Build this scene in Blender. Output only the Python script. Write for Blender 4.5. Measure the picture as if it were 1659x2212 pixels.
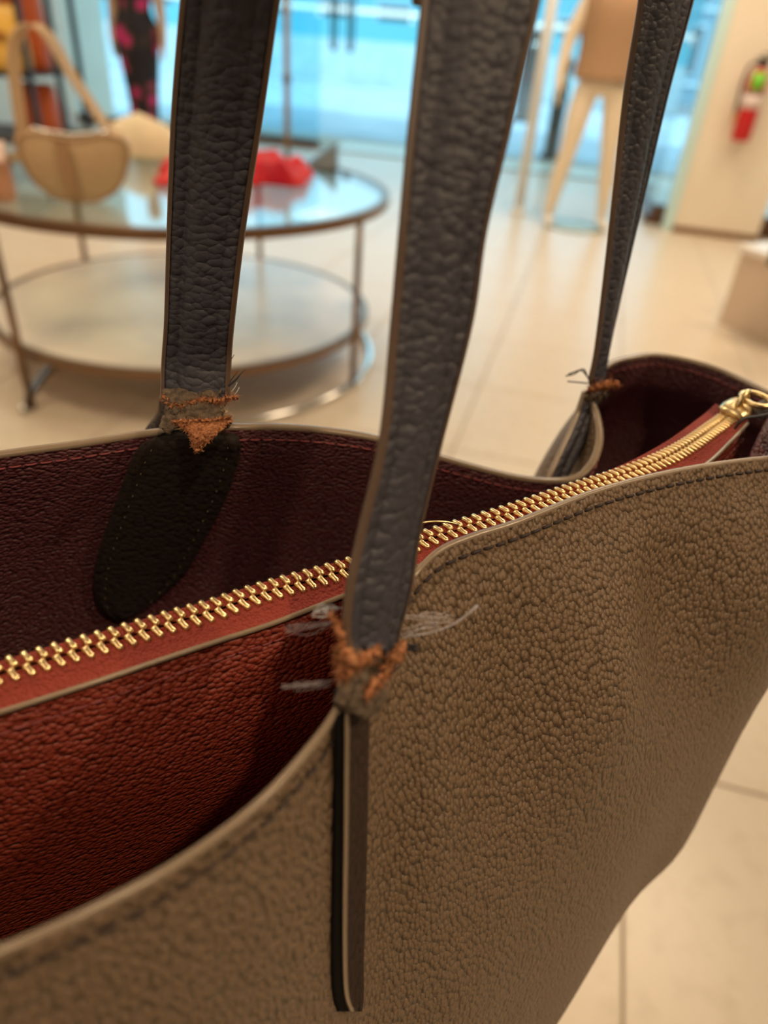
import bpy, math, random
import numpy as np
from mathutils import Vector, Matrix
from mathutils.bvhtree import BVHTree

random.seed(7); np.random.seed(7)
for o in list(bpy.data.objects): bpy.data.objects.remove(o)
scn = bpy.context.scene
COL = scn.collection

# ------------------------------------------------------------------ camera
W, HH, F = 1659.0, 2212.0, 1534.0
CZ = 1.10
def _setup(vp=(645.0, 3383.0)):
    d = np.array([vp[0]-W/2, -(vp[1]-HH/2), -F]); d /= np.linalg.norm(d)
    up = -d
    fw = np.array([0, 0, -1.0]); y = fw-up*fw.dot(up); y /= np.linalg.norm(y)
    return np.stack([np.cross(y, up), y, up])
RM = _setup()
CAM = np.array([0, 0, CZ])
cd = bpy.data.cameras.new('camera'); cam = bpy.data.objects.new('camera', cd); COL.objects.link(cam)
M4 = Matrix([list(r)+[0] for r in RM]+[[0, 0, 0, 1]]); M4.translation = Vector(CAM)
cam.matrix_world = M4
cd.sensor_fit = 'VERTICAL'; cd.sensor_height = 36.0; cd.sensor_width = 27.0
cd.lens = F/HH*36.0
cd.clip_start = 0.01; cd.clip_end = 300
cd.dof.use_dof = True; cd.dof.focus_distance = 0.245; cd.dof.aperture_fstop = 6.0
scn.camera = cam

# ------------------------------------------------------------------ world, sun, room lights, exposure
scn.view_settings.view_transform = 'Standard'; scn.view_settings.look = 'None'
scn.view_settings.exposure = 0.0; scn.view_settings.gamma = 1.0
scn.view_settings.use_curve_mapping = False
wd = bpy.data.worlds.new('sky'); scn.world = wd; wd.use_nodes = True
bg = wd.node_tree.nodes['Background']; bg.inputs[0].default_value = (0.60, 0.86, 1.0, 1); bg.inputs[1].default_value = 2.3
def lamp(name, kind, loc, energy, color, target=None, **kw):
    l = bpy.data.lights.new(name, kind); l.energy = energy; l.color = color
    for k, v in kw.items(): setattr(l, k, v)
    o = bpy.data.objects.new(name, l); COL.objects.link(o); o.location = loc
    if target is not None:
        o.rotation_euler = (Vector(target)-Vector(loc)).to_track_quat('-Z', 'Y').to_euler()
    return o
lamp('sun', 'SUN', (0, 0, 20), 4.6, (0.85, 0.96, 1.0), target=(3.0, 22.0, 0), angle=0.01)
WARM = (1.0, 0.79, 0.56)
for (x, y, e) in [(-1.8, 1.2, 40), (1.5, 2.2, 46), (-1.8, 4.2, 38), (1.2, 5.0, 44), (2.6, 4.2, 34), (-3.6, 4.6, 40), (-1.4, -1.2, 22)]:
    lamp('ceiling_panel_light', 'AREA', (x, y, 2.92), e*.78, WARM, shape='RECTANGLE', size=0.9, size_y=0.9)
lamp('track_spot_key', 'SPOT', (1.75, 0.10, 2.45), 52, (1.0, 0.74, 0.46), target=(0.0, 0.2, 0.85), spot_size=math.radians(38), spot_blend=0.6, shadow_soft_size=0.05)
lamp('track_spot_fill', 'SPOT', (0.70, -0.75, 2.8), 60, (1.0, 0.72, 0.44), target=(-0.05, 0.15, 0.85), spot_size=math.radians(38), spot_blend=0.6, shadow_soft_size=0.05)

# ------------------------------------------------------------------ helpers
def ray(x, y): return RM @ np.array([(x-W/2)/F, -(y-HH/2)/F, -1.0])
def P(x, y, t): return CAM+ray(x, y)*t                       # pixel + depth along the view axis
def PH(x, y, z):                                             # pixel on a horizontal plane
    r = ray(x, y); return CAM+r*((z-CZ)/r[2])
def PHh(x, y, h): return PH(x, y, CZ-h)
def PY(x, y, Y):
    r = ray(x, y); return CAM+r*(Y/r[1])
def nrm(v): v = np.asarray(v, float); return v/(np.linalg.norm(v)+1e-12)

def cr(pts, m, closed=False):
    """Catmull-Rom through pts (N,k), m samples per span (chord-length parameter)."""
    p = np.asarray(pts, float); n = len(p)
    if n == 2: return p[0]+(p[1]-p[0])*np.linspace(0, 1, m+1)[:, None]
    if closed: q = np.vstack([p[-1], p, p[0], p[1]]); spans = n
    else: q = np.vstack([2*p[0]-p[1], p, 2*p[-1]-p[-2]]); spans = n-1
    out = []
    for i in range(spans):
        a, b, c, d = q[i:i+4]
        for j in range(m):
            s = j/m
            out.append(0.5*(2*b+(c-a)*s+(2*a-5*b+4*c-d)*s*s+(3*b-a-3*c+d)*s**3))
    if not closed: out.append(p[-1])
    return np.array(out)

ORG = {}
def empty(name, loc, label, cat, group=None):
    o = bpy.data.objects.new(name, None); COL.objects.link(o); o.location = Vector(loc)
    o.empty_display_size = 0.05
    ORG[o.name] = np.array(loc, float)
    o['label'] = label; o['category'] = cat
    if group: o['group'] = group
    return o
def tag(o, label, cat, group=None, kind=None):
    if kind: o['kind'] = kind
    if label: o['label'] = label
    if cat: o['category'] = cat
    if group: o['group'] = group
    return o
def mk(name, V, Fc, mat, parent=None, smooth=True, origin=None, mats=None, fmat=None):
    V = np.asarray(V, float)
    org = ORG[parent.name] if parent is not None else (np.array(origin, float) if origin is not None else np.zeros(3))
    me = bpy.data.meshes.new(name)
    me.from_pydata((V-org).tolist(), [], [list(map(int, f)) for f in Fc])
    for m in ([mat] if mats is None else mats): me.materials.append(m)
    if fmat is not None: me.polygons.foreach_set('material_index', fmat)
    if smooth: me.polygons.foreach_set('use_smooth', [True]*len(me.polygons))
    me.update()
    o = bpy.data.objects.new(name, me); COL.objects.link(o)
    if parent is not None: o.parent = parent; ORG[o.name] = org
    else: o.location = Vector(org); ORG[o.name] = org
    return o
def structure(o): o['kind'] = 'structure'; return o

class MB:
    def __init__(s): s.V = []; s.F = []
    def add(s, V, Fc):
        n = len(s.V); s.V += [tuple(v) for v in V]; s.F += [[i+n for i in f] for f in Fc]; return s
    def box(s, lo, hi, X=None, O=None):
        V = [(x, y, z) for x in (lo[0], hi[0]) for y in (lo[1], hi[1]) for z in (lo[2], hi[2])]
        if X is not None: V = [np.asarray(O)+X@np.array(v) for v in V]
        return s.add(V, [(0, 1, 3, 2), (4, 6, 7, 5), (0, 4, 5, 1), (2, 3, 7, 6), (0, 2, 6, 4), (1, 5, 7, 3)])
    def tube(s, pts, r, n=8, closed=False, cap=True):
        pts = np.asarray(pts, float); N = len(pts)
        rr = np.broadcast_to(np.asarray(r, float), (N,))
        V = []; ref = None
        for i in range(N):
            if closed: T = nrm(pts[(i+1) % N]-pts[i-1])
            else: T = nrm(pts[min(i+1, N-1)]-pts[max(i-1, 0)])
            if ref is None:
                ref = np.array([0, 0, 1.0]) if abs(T[2]) < .9 else np.array([1.0, 0, 0])
            A = nrm(ref-T*ref.dot(T)); B = np.cross(T, A); ref = A
            for k in range(n):
                a = 2*math.pi*k/n; V.append(pts[i]+rr[i]*(A*math.cos(a)+B*math.sin(a)))
        Fc = []
        for i in range(N if closed else N-1):
            j = (i+1) % N
            for k in range(n): Fc.append((i*n+k, i*n+(k+1) % n, j*n+(k+1) % n, j*n+k))
        if cap and not closed:
            Fc.append(tuple(range(n-1, -1, -1))); Fc.append(tuple((N-1)*n+k for k in range(n)))
        return s.add(V, Fc)
    def lathe(s, prof, c, n=32, X=None):
        V = []; Fc = []
        for (r, z) in prof:
            for k in range(n):
                a = 2*math.pi*k/n; v = np.array([r*math.cos(a), r*math.sin(a), z])
                V.append(np.asarray(c)+(X@v if X is not None else v))
        for i in range(len(prof)-1):
            for k in range(n): Fc.append((i*n+k, i*n+(k+1) % n, (i+1)*n+(k+1) % n, (i+1)*n+k))
        if prof[0][0] > 1e-6: Fc.append(tuple(range(n-1, -1, -1)))
        if prof[-1][0] > 1e-6: Fc.append(tuple((len(prof)-1)*n+k for k in range(n)))
        return s.add(V, Fc)
    def loft(s, rings, n=20, cap=True):
        """rings: (centre, rx, ry, X axis, Y axis)"""
        V = []; Fc = []
        for (c, rx, ry, ax, ay) in rings:
            for k in range(n):
                a = 2*math.pi*k/n
                V.append(np.asarray(c)+np.asarray(ax)*rx*math.cos(a)+np.asarray(ay)*ry*math.sin(a))
        for i in range(len(rings)-1):
            for k in range(n): Fc.append((i*n+k, i*n+(k+1) % n, (i+1)*n+(k+1) % n, (i+1)*n+k))
        if cap:
            Fc.append(tuple(range(n-1, -1, -1))); Fc.append(tuple((len(rings)-1)*n+k for k in range(n)))
        return s.add(V, Fc)
    def build(s, name, mat, parent=None, smooth=True, origin=None):
        return mk(name, s.V, s.F, mat, parent, smooth, origin)
def grid_faces(n, m, flip=False):
    Fc = []
    for i in range(n-1):
        for j in range(m-1):
            f = (i*m+j, i*m+j+1, (i+1)*m+j+1, (i+1)*m+j)
            Fc.append(f[::-1] if flip else f)
    return Fc
def grid_normals(G):
    du = np.gradient(G, axis=0); dv = np.gradient(G, axis=1)
    n = np.cross(du, dv); return n/(np.linalg.norm(n, axis=2, keepdims=True)+1e-12)
def bevel(o, w, seg=2):
    m = o.modifiers.new('bevel', 'BEVEL'); m.width = w; m.segments = seg; m.limit_method = 'ANGLE'; return o
def vnoise(p, s, seed=0.0):
    from mathutils import noise
    return noise.noise(Vector((p[0]*s+seed, p[1]*s, p[2]*s)))

# ------------------------------------------------------------------ materials
def srgb(r, g, b):
    f = lambda c: (c/12.92 if c <= .04045 else ((c+.055)/1.055)**2.4)
    return (f(r/255), f(g/255), f(b/255), 1)
def mat(name, col, rough=.5, metal=0.0, spec=.5, **kw):
    m = bpy.data.materials.new(name); m.use_nodes = True
    b = m.node_tree.nodes['Principled BSDF']
    b.inputs['Base Color'].default_value = col; b.inputs['Roughness'].default_value = rough
    b.inputs['Metallic'].default_value = metal; b.inputs['Specular IOR Level'].default_value = spec
    for k, v in kw.items(): b.inputs[k].default_value = v
    return m
def nodes(m):
    nt = m.node_tree; return nt, nt.nodes['Principled BSDF'], nt.nodes.new, nt.links.new
def coords(m, scale=(1, 1, 1), rot=(0, 0, 0)):
    nt, b, N, L = nodes(m)
    tc = N('ShaderNodeTexCoord'); mp = N('ShaderNodeMapping')
    mp.inputs['Scale'].default_value = scale; mp.inputs['Rotation'].default_value = rot
    L(tc.outputs['Object'], mp.inputs['Vector']); return mp.outputs['Vector']
def leather(name, col, cell=2.2e-3, stretch=(1, 1, 1), rough=.45, depth=.0005, spec=.5, var=.25, strength=1.0, rot=(0, 0, 0), dist=.25):
    """pebbled leather: voronoi pebbles with creases between them"""
    m = mat(name, col, rough, spec=spec); nt, b, N, L = nodes(m)
    v = coords(m, stretch, rot)
    nz = N('ShaderNodeTexNoise'); nz.inputs['Scale'].default_value = .35/cell; nz.inputs['Detail'].default_value = 2
    L(v, nz.inputs['Vector'])
    vm = N('ShaderNodeVectorMath'); vm.operation = 'MULTIPLY_ADD'
    vm.inputs[1].default_value = (cell*dist*1.6,)*3
    L(nz.outputs['Color'], vm.inputs[0]); L(v, vm.inputs[2])
    vo = N('ShaderNodeTexVoronoi'); vo.feature = 'F1'; vo.inputs['Scale'].default_value = 1/cell
    L(vm.outputs[0], vo.inputs['Vector'])
    sq = N('ShaderNodeMath'); sq.operation = 'POWER'; sq.inputs[1].default_value = 2.2
    L(vo.outputs['Distance'], sq.inputs[0])
    ra = N('ShaderNodeValToRGB'); e = ra.color_ramp.elements
    e[0].position = 0.0; e[0].color = (1, 1, 1, 1); e[1].position = .85; e[1].color = (0, 0, 0, 1)
    L(sq.outputs[0], ra.inputs['Fac'])
    fine = N('ShaderNodeTexNoise'); fine.inputs['Scale'].default_value = 5/cell; fine.inputs['Detail'].default_value = 3
    L(v, fine.inputs['Vector'])
    ad = N('ShaderNodeMath'); ad.operation = 'MULTIPLY_ADD'; ad.inputs[1].default_value = .18
    L(fine.outputs['Fac'], ad.inputs[0]); L(ra.outputs['Color'], ad.inputs[2])
    bp = N('ShaderNodeBump'); bp.inputs['Distance'].default_value = depth; bp.inputs['Strength'].default_value = strength
    L(ad.outputs[0], bp.inputs['Height']); L(bp.outputs['Normal'], b.inputs['Normal'])
    mx = N('ShaderNodeMix'); mx.data_type = 'RGBA'
    mx.inputs[6].default_value = (col[0]*(1-var), col[1]*(1-var), col[2]*(1-var), 1); mx.inputs[7].default_value = col
    L(ra.outputs['Color'], mx.inputs[0]); L(mx.outputs[2], b.inputs['Base Color'])
    return m
def fabric(name, col, scale=900, rough=.8, depth=.0003, stretch=(1, 1, 1)):
    m = mat(name, col, rough, spec=.3); nt, b, N, L = nodes(m)
    v = coords(m, stretch)
    vo = N('ShaderNodeTexVoronoi'); vo.inputs['Scale'].default_value = scale; L(v, vo.inputs['Vector'])
    bp = N('ShaderNodeBump'); bp.inputs['Distance'].default_value = depth; bp.invert = True
    L(vo.outputs['Distance'], bp.inputs['Height']); L(bp.outputs['Normal'], b.inputs['Normal'])
    return m
def mottled(name, c1, c2, scale=6, rough=.35, detail=6, lo=.35, hi=.7, bump=0, **kw):
    m = mat(name, c1, rough, **kw); nt, b, N, L = nodes(m)
    v = coords(m)
    nz = N('ShaderNodeTexNoise'); nz.inputs['Scale'].default_value = scale; nz.inputs['Detail'].default_value = detail
    L(v, nz.inputs['Vector'])
    ra = N('ShaderNodeValToRGB'); e = ra.color_ramp.elements
    e[0].position = lo; e[0].color = c1; e[1].position = hi; e[1].color = c2
    L(nz.outputs['Fac'], ra.inputs['Fac']); L(ra.outputs['Color'], b.inputs['Base Color'])
    if bump:
        bp = N('ShaderNodeBump'); bp.inputs['Distance'].default_value = bump
        L(nz.outputs['Fac'], bp.inputs['Height']); L(bp.outputs['Normal'], b.inputs['Normal'])
    return m
def glass(name, tint, refl=.08):
    m = bpy.data.materials.new(name); m.use_nodes = True; nt = m.node_tree; nt.nodes.clear()
    N, L = nt.nodes.new, nt.links.new
    o = N('ShaderNodeOutputMaterial'); mx = N('ShaderNodeMixShader'); t = N('ShaderNodeBsdfTransparent'); g = N('ShaderNodeBsdfGlossy')
    lw = N('ShaderNodeLayerWeight'); lw.inputs['Blend'].default_value = .5
    pw = N('ShaderNodeMath'); pw.operation = 'POWER'; pw.inputs[1].default_value = 5.0; L(lw.outputs['Facing'], pw.inputs[0])
    fr = N('ShaderNodeMath'); fr.operation = 'MULTIPLY_ADD'; fr.inputs[1].default_value = .96; fr.inputs[2].default_value = .04; L(pw.outputs[0], fr.inputs[0])
    t.inputs['Color'].default_value = tint; g.inputs['Roughness'].default_value = .02
    L(fr.outputs[0], mx.inputs[0]); L(t.outputs[0], mx.inputs[1]); L(g.outputs[0], mx.inputs[2]); L(mx.outputs[0], o.inputs[0])
    return m

M = {}
M['taupe'] = leather('taupe_pebbled_leather', srgb(128, 105, 82), cell=2.4e-3, stretch=(1.5, 1.5, .85), rough=.40, depth=.0019, var=.22)
M['strap'] = leather('strap_leather', srgb(60, 59, 70), cell=2.6e-3, stretch=(.8, .8, 1.2), rough=.5, depth=.0006, var=.15, dist=.5)
M['tab_dark'] = leather('dark_tab_suede', srgb(46, 38, 33), cell=2.4e-3, rough=.75, depth=.0004, var=.3, spec=.2)
M['burgundy'] = leather('burgundy_lining', srgb(96, 50, 57), cell=1.7e-3, stretch=(.9, .9, 1.35), rough=.42, depth=.0010, var=.2)
M['red'] = leather('red_lining', srgb(146, 60, 44), cell=2.0e-3, stretch=(1, 1, 1.3), rough=.45, depth=.0012, var=.2)
M['edge'] = mat('painted_leather_edge', srgb(134, 117, 98), .25)
M['edge_dark'] = mat('painted_strap_edge', srgb(92, 74, 62), .35)
M['tape'] = fabric('zip_tape_weave', srgb(146, 60, 50), scale=1000, depth=.0009)
M['brass'] = mat('brass', srgb(238, 212, 160), .30, 1.0)
M['thread_red'] = mat('red_thread', srgb(140, 70, 72), .7)
M['thread_dark'] = mat('dark_thread', srgb(48, 36, 34), .7)
M['suede'] = mottled('torn_suede', srgb(170, 110, 74), srgb(208, 150, 110), 900, .9, bump=.0008, spec=.1)
M['core'] = mottled('torn_core', srgb(118, 102, 86), srgb(74, 64, 56), 500, .8, bump=.0015, spec=.2)
M['thread_fleck'] = mat('worn_thread', srgb(120, 100, 80), .7)
M['fibre'] = mat('pale_fibre', srgb(215, 215, 215), .4)
M['fibre_dark'] = mat('dark_fibre', srgb(50, 48, 52), .6)

# ==================================================================== the setting
wv = np.array([.974, -.2267, 0.]); dv = np.array([.2267, .974, 0.]); zv = np.array([0, 0, 1.])
XR = np.stack([wv, dv, zv]).T          # columns: shop axes
def shop(a, b, z=0): return a*wv+b*dv+z*zv
def toshop(p): return np.array([p[0]*wv[0]+p[1]*wv[1], p[0]*dv[0]+p[1]*dv[1]])

M['tile'] = mottled('travertine_tile', srgb(222, 206, 184), srgb(208, 190, 166), 22, .30, 8, .5, .8)
M['grout'] = mat('grout', srgb(168, 152, 132), .8)
M['wall'] = mottled('painted_plaster', srgb(236, 226, 210), srgb(230, 219, 202), 3, .7)
M['pillar'] = mottled('pillar_paint', srgb(238, 226, 206), srgb(234, 220, 198), 3, .6)
M['ceil'] = mat('ceiling_paint', srgb(235, 230, 222), .9)

fl = structure(MB().box((-6, -3, -.05), (5, 9.4, -.004), XR, (0, 0, 0)).build('floor', M['grout'], None, False))
ORG[fl.name] = np.zeros(3)
TS = .535
tile_me = None
a0, b0 = .275, .96
for i in range(-11, 9):
    for j in range(-2, 16):
        ca, cb = a0+(i+.5)*TS, b0+(j+.5)*TS
        c = shop(ca, cb)
        if cb > 8.9 or abs(c[0]) > .55*abs(c[1])+1.9 or c[1] < -.9 or c[1] > 9.2: continue
        if tile_me is None:
            g = .0022; h = TS/2-g
            b = MB().box((-h, -h, -.02), (h, h, 0)); o = b.build('tile', M['tile'], fl, False)
            bevel(o, .002, 1); tile_me = o
        else:
            o = tile_me.copy(); COL.objects.link(o); o.parent = fl
        o.location = Vector(c); o.rotation_euler = (0, 0, math.atan2(wv[1], wv[0]))

structure(MB().box((-6, -3, 3.0), (5, 9.3, 3.15), XR, (0, 0, 0)).build('ceiling', M['ceil'], None, False))
structure(MB().box((-6.15, -3, 0), (-6, 9.0, 3.0), XR, (0, 0, 0)).build('wall_left', M['wall'], None, False))
structure(MB().box((5, -3, 0), (5.15, 9.0, 3.0), XR, (0, 0, 0)).build('wall_right', M['wall'], None, False))
structure(MB().box((-6, -3.15, 0), (5, -3, 3.0), XR, (0, 0, 0)).build('wall_front', M['wall'], None, False))

# ---- shopfront
M['pane'] = glass('shopfront_glass', (.86, .97, 1.0, 1))
M['frame'] = mat('bronze_frame', srgb(92, 62, 40), .4)
M['steel'] = mat('brushed_steel', srgb(170, 168, 160), .3, 1.0)
M['black'] = mat('black_metal', srgb(28, 28, 32), .4)
BD = toshop((-.9, 8.7))[1]              # door line
BW = toshop((.86, 6.285))[1]            # right window line
AR = .48                                # return wall position
def window(name, a_0, a_1, b, label, z0=.02, base=0.0, swap=False, nm=3):
    fr = MB()
    def bx(a, c, z_0, z_1, d=.05):
        if swap: fr.box((b-d/2, a, z_0), (b+d/2, c, z_1), XR, (0, 0, 0))
        else: fr.box((a, b-d/2, z_0), (c, b+d/2, z_1), XR, (0, 0, 0))
    bx(a_0, a_1, 0, z0+base, .08); bx(a_0, a_1, 2.9, 3.0, .08)
    o = structure(fr.build(name, M['frame'], None, False))
    for k in range(nm):
        x0 = a_0+(a_1-a_0)*k/nm; x1 = a_0+(a_1-a_0)*(k+1)/nm
        p = MB()
        if swap: p.box((b-.005, x0+.003, z0+base), (b+.005, x1-.003, 2.9), XR, (0, 0, 0))
        else: p.box((x0+.003, b-.005, z0+base), (x1-.003, b+.005, 2.9), XR, (0, 0, 0))
        mk('pane', p.V, p.F, M['pane'], o, False)
    return o
window('window_1', -6, -3.0, BD, '', base=.06, nm=3)
window('window_2', AR, 5.0, BW, '', base=.12, nm=4)
window('window_3', BW, BD, AR, '', base=.04, swap=True, nm=2)
# glass doors
def door(name, a_0, a_1, side):
    fr = MB().box((a_0, BD-.03, .0), (a_1, BD+.03, .018), XR, (0, 0, 0)).box((a_0, BD-.03, 2.9), (a_1, BD+.03, 3.0), XR, (0, 0, 0))
    o = structure(fr.build(name, M['steel'], None, False))
    p = MB().box((a_0+.004, BD-.006, .02), (a_1-.004, BD+.006, 2.9), XR, (0, 0, 0)); mk('pane', p.V, p.F, M['pane'], o, False)
    if side is not None:
        a = a_1-.09 if side > 0 else a_0+.09
        for s in (-1, 1):
            pts = [shop(a, BD+s*.01, .93), shop(a, BD+s*.07, .96), shop(a, BD+s*.075, 1.1), shop(a, BD+s*.075, 1.35), shop(a, BD+s*.07, 1.5), shop(a, BD+s*.01, 1.52)]
            MB().tube(cr(pts, 5), .016, 8).build('handle', M['black'], o)
    return o
HA = toshop(PY(735, 80, 8.62))[0]
door('door_1', -3.0, HA-1.0, None)
door('door_2', HA-1.0, HA, 1)
door('door_3', HA, AR, -1)

# ---- outside
M['pave'] = mottled('pavement', srgb(170, 186, 194), srgb(140, 160, 170), .9, .8)
M['road'] = mottled('asphalt', srgb(120, 128, 132), srgb(104, 112, 118), 2, .85)
M['teal'] = mat('teal_render', srgb(84, 158, 172), .7)
structure(MB().box((-40, 9.4, -.12), (40, 19.5, -.02), XR, (0, 0, 0)).build('ground_pavement', M['pave'], None, False))
structure(MB().box((-60, 19.5, -.2), (60, 60, -.1), XR, (0, 0, 0)).build('ground_road', M['road'], None, False))

# ==================================================================== the tote bag
bag = empty('tote_bag', (0.03, 0.19, 0.70), 'taupe pebbled leather tote bag with torn straps and brass zip over red lining', 'handbag')

# ---- back panel
BR = [(-420, 1085, .135), (-250, 1040, .135), (-100, 1006, .135), (0, 985, .135), (170, 962, .135), (330, 937, .133), (430, 926, .131), (510, 925, .131),
      (600, 925, .133), (700, 932, .136), (820, 951, .140), (950, 990, .148), (1100, 1030, .158), (1190, 1041, .163), (1250, 1034, .163),
      (1288, 1000, .158), (1303, 950, .153), (1297, 900, .148), (1283, 858, .143), (1292, 825, .140), (1320, 790, .138), (1370, 774, .137),
      (1430, 769, .137), (1540, 795, .137), (1659, 850, .137), (1780, 905, .135), (1860, 950, .130)]
rimB = cr([PHh(*p) for p in BR], 6)
def side_normal(c):
    T = np.gradient(c, axis=0); n = np.stack([-T[:, 1], T[:, 0], 0*T[:, 0]], 1)
    return n/np.linalg.norm(n, axis=1, keepdims=True)
nB = side_normal(rimB)
for _ in range(6): nB[1:-1] = (nB[:-2]+nB[1:-1]*2+nB[2:])/4
nB /= np.linalg.norm(nB, axis=1, keepdims=True)
VB = [(0, 0), (.004, .0004), (.012, .002), (.03, .007), (.06, .014), (.10, .02), (.16, .022), (.25, .012)]   # drop, outward
VBs = cr(VB, 4)
ui = np.linspace(0, len(BR)-1, len(rimB)); tp_ = np.clip((ui-12)/(len(BR)-13), 0, 1)[:, None]; tp_ = 1-.66*tp_*tp_*(3-2*tp_)
GB = np.stack([rimB+nB*o-zv*d*(tp_ if d > .02 else 1)*1.0 if d <= .02 else rimB+nB*o-zv*(.02+(d-.02)*tp_) for (d, o) in VBs], 1)
ncol = GB.shape[0]
def two_sided(G, th, name, m_in, m_out, parent, edge_mat, sign):
    """G interior surface; exterior offset by th along sign*normal; rim edge strip"""
    n, m = G.shape[:2]; Nn = grid_normals(G)*sign
    O = G+Nn*th
    a = mk(name, O.reshape(-1, 3), grid_faces(n, m, sign < 0), m_out, parent)
    b = mk('lining', G.reshape(-1, 3), grid_faces(n, m, sign > 0), m_in, a)
    mid = (G[:, 0]+O[:, 0])/2
    up = -nrm_rows(G[:, 1]-G[:, 0])
    prof = [G[:, 0]-up*.0010, G[:, 0]-Nn[:, 0]*.0002+up*.0001, G[:, 0]+Nn[:, 0]*th*.25+up*.0006, mid+up*.0008, O[:, 0]-Nn[:, 0]*th*.25+up*.0006, O[:, 0]+Nn[:, 0]*.0002+up*.0001, O[:, 0]-up*.0010]
    E_ = np.stack(prof, 1)
    e = mk('painted_edge_or_shade', E_.reshape(-1, 3), grid_faces(n, 7, False), edge_mat, a)
    return a, O, Nn
def nrm_rows(a): return a/(np.linalg.norm(a, axis=1, keepdims=True)+1e-12)
sgnB = 1 if np.sum(grid_normals(GB)[ncol//3, 3]*nB[ncol//3]) > 0 else -1
back, OB, NB = two_sided(GB, .0034, 'back_panel', M['burgundy'], M['taupe'], bag, M['edge'], sgnB)
bvhB = BVHTree.FromPolygons([Vector(v) for v in GB.reshape(-1, 3)], grid_faces(*GB.shape[:2]))
def hit(bvh, x, y, default):
    r = ray(x, y); h = bvh.ray_cast(Vector(CAM), Vector(r).normalized())
    return np.array(h[0]) if h[0] is not None else P(x, y, default)
def depth(p): return -((RM.T@(np.asarray(p)-CAM))[2])

# ---- stitching helper: little rounded thread lengths, one mesh per row kind, an object each
def stitches(path, nor, parent, m, length, gap, r, lift, limit=999, skip=None):
    path = np.asarray(path); seg = np.r_[0, np.cumsum(np.linalg.norm(np.diff(path, axis=0), axis=1))]
    b = MB().tube([(-.5*length, 0, -r*.6), (-.3*length, 0, r*.6), (.3*length, 0, r*.6), (.5*length, 0, -r*.6)], r, 6)
    base = None; k = 0; s = gap
    while s+length < seg[-1] and k < limit:
        q = s+length/2
        p = np.array([np.interp(q, seg, path[:, i]) for i in range(3)])
        p2 = np.array([np.interp(q+.0008, seg, path[:, i]) for i in range(3)])
        n = nrm([np.interp(q, seg, nor[:, i]) for i in range(3)])
        s += length+gap
        T = nrm(p2-p); n = nrm(n-T*T.dot(n)); B = np.cross(n, T)
        if skip is not None and skip(p): continue
        if base is None:
            base = mk('stitch', np.array(b.V)+ORG[parent.name], b.F, m, parent); o = base
        else:
            o = base.copy(); COL.objects.link(o); o.parent = parent
        mw = Matrix([[T[0], B[0], n[0], 0], [T[1], B[1], n[1], 0], [T[2], B[2], n[2], 0], [0, 0, 0, 1]])
        mw.translation = Vector(p+n*lift-ORG[parent.name]); o.matrix_local = mw
        k += 1
stitches(GB[12:, 5], -NB[12:, 5], back, M['thread_red'], .0040, .0012, .00035, .0001)

# ---- front panel (exterior control net: pixel x, y and depth)
FN = [
 [(-260, 2150, .112), (-270, 2350, .120), (-280, 2600, .135), (-290, 2900, .155), (-290, 3300, .19), (-280, 3600, .26)],
 [(0, 2062, .121), (10, 2270, .130), (20, 2520, .146), (20, 2820, .168), (20, 3200, .20), (40, 3500, .27)],
 [(200, 1972, .128), (220, 2190, .138), (240, 2440, .155), (240, 2750, .178), (230, 3100, .21), (240, 3400, .28)],
 [(400, 1862, .137), (420, 2090, .148), (435, 2350, .166), (430, 2650, .19), (420, 3000, .22), (420, 3300, .29)],
 [(570, 1732, .149), (580, 1980, .160), (590, 2250, .178), (580, 2550, .20), (570, 2900, .23), (560, 3200, .30)],
 [(695, 1592, .164), (690, 1830, .172), (690, 2100, .188), (680, 2400, .21), (670, 2750, .24), (660, 3050, .31)],
 [(760, 1490, .176), (752, 1740, .183), (745, 2000, .198), (735, 2300, .22), (725, 2650, .25), (715, 2950, .32)],
 [(822, 1370, .190), (815, 1600, .195), (800, 1860, .207), (785, 2180, .226), (770, 2530, .255), (760, 2830, .325)],
 [(882, 1264, .205), (868, 1500, .206), (856, 1760, .215), (840, 2080, .232), (815, 2420, .262), (800, 2740, .33)],
 [(945, 1193, .213), (945, 1430, .214), (935, 1690, .222), (920, 2000, .238), (890, 2340, .268), (870, 2650, .335)],
 [(1020, 1158, .220), (1030, 1390, .221), (1030, 1640, .228), (1015, 1930, .243), (985, 2260, .272), (970, 2560, .335)],
 [(1120, 1126, .229), (1140, 1345, .230), (1150, 1570, .236), (1135, 1830, .250), (1100, 2120, .278), (1060, 2430, .335)],
 [(1300, 1056, .248), (1335, 1245, .249), (1352, 1440, .256), (1340, 1650, .270), (1300, 1890, .296), (1215, 2195, .345)],
 [(1480, 1012, .265), (1525, 1160, .267), (1545, 1310, .275), (1535, 1470, .290), (1490, 1660, .316), (1362, 1955, .37)],
 [(1659, 988, .280), (1690, 1100, .284), (1700, 1220, .294), (1690, 1340, .308), (1650, 1480, .335), (1500, 1790, .395)],
 [(1800, 985, .290), (1815, 1060, .296), (1812, 1130, .306), (1795, 1200, .320), (1755, 1285, .35), (1648, 1395, .42)],
 [(1880, 975, .306), (1900, 1030, .315), (1900, 1085, .326), (1885, 1130, .342), (1840, 1170, .37), (1745, 1215, .45)]]
net = np.array([[P(*p) for p in row] for row in FN])
rows = np.array([cr(net[:, j], 6) for j in range(net.shape[1])])           # (6, ncols,3)
GF = np.array([cr(rows[:, i], 7) for i in range(rows.shape[1])])           # (ncols, nrow, 3)
def projpx(p):
    c = (p-CAM)@RM; return np.stack([W/2+F*c[..., 0]/-c[..., 2], HH/2-F*c[..., 1]/-c[..., 2]], -1)
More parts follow.
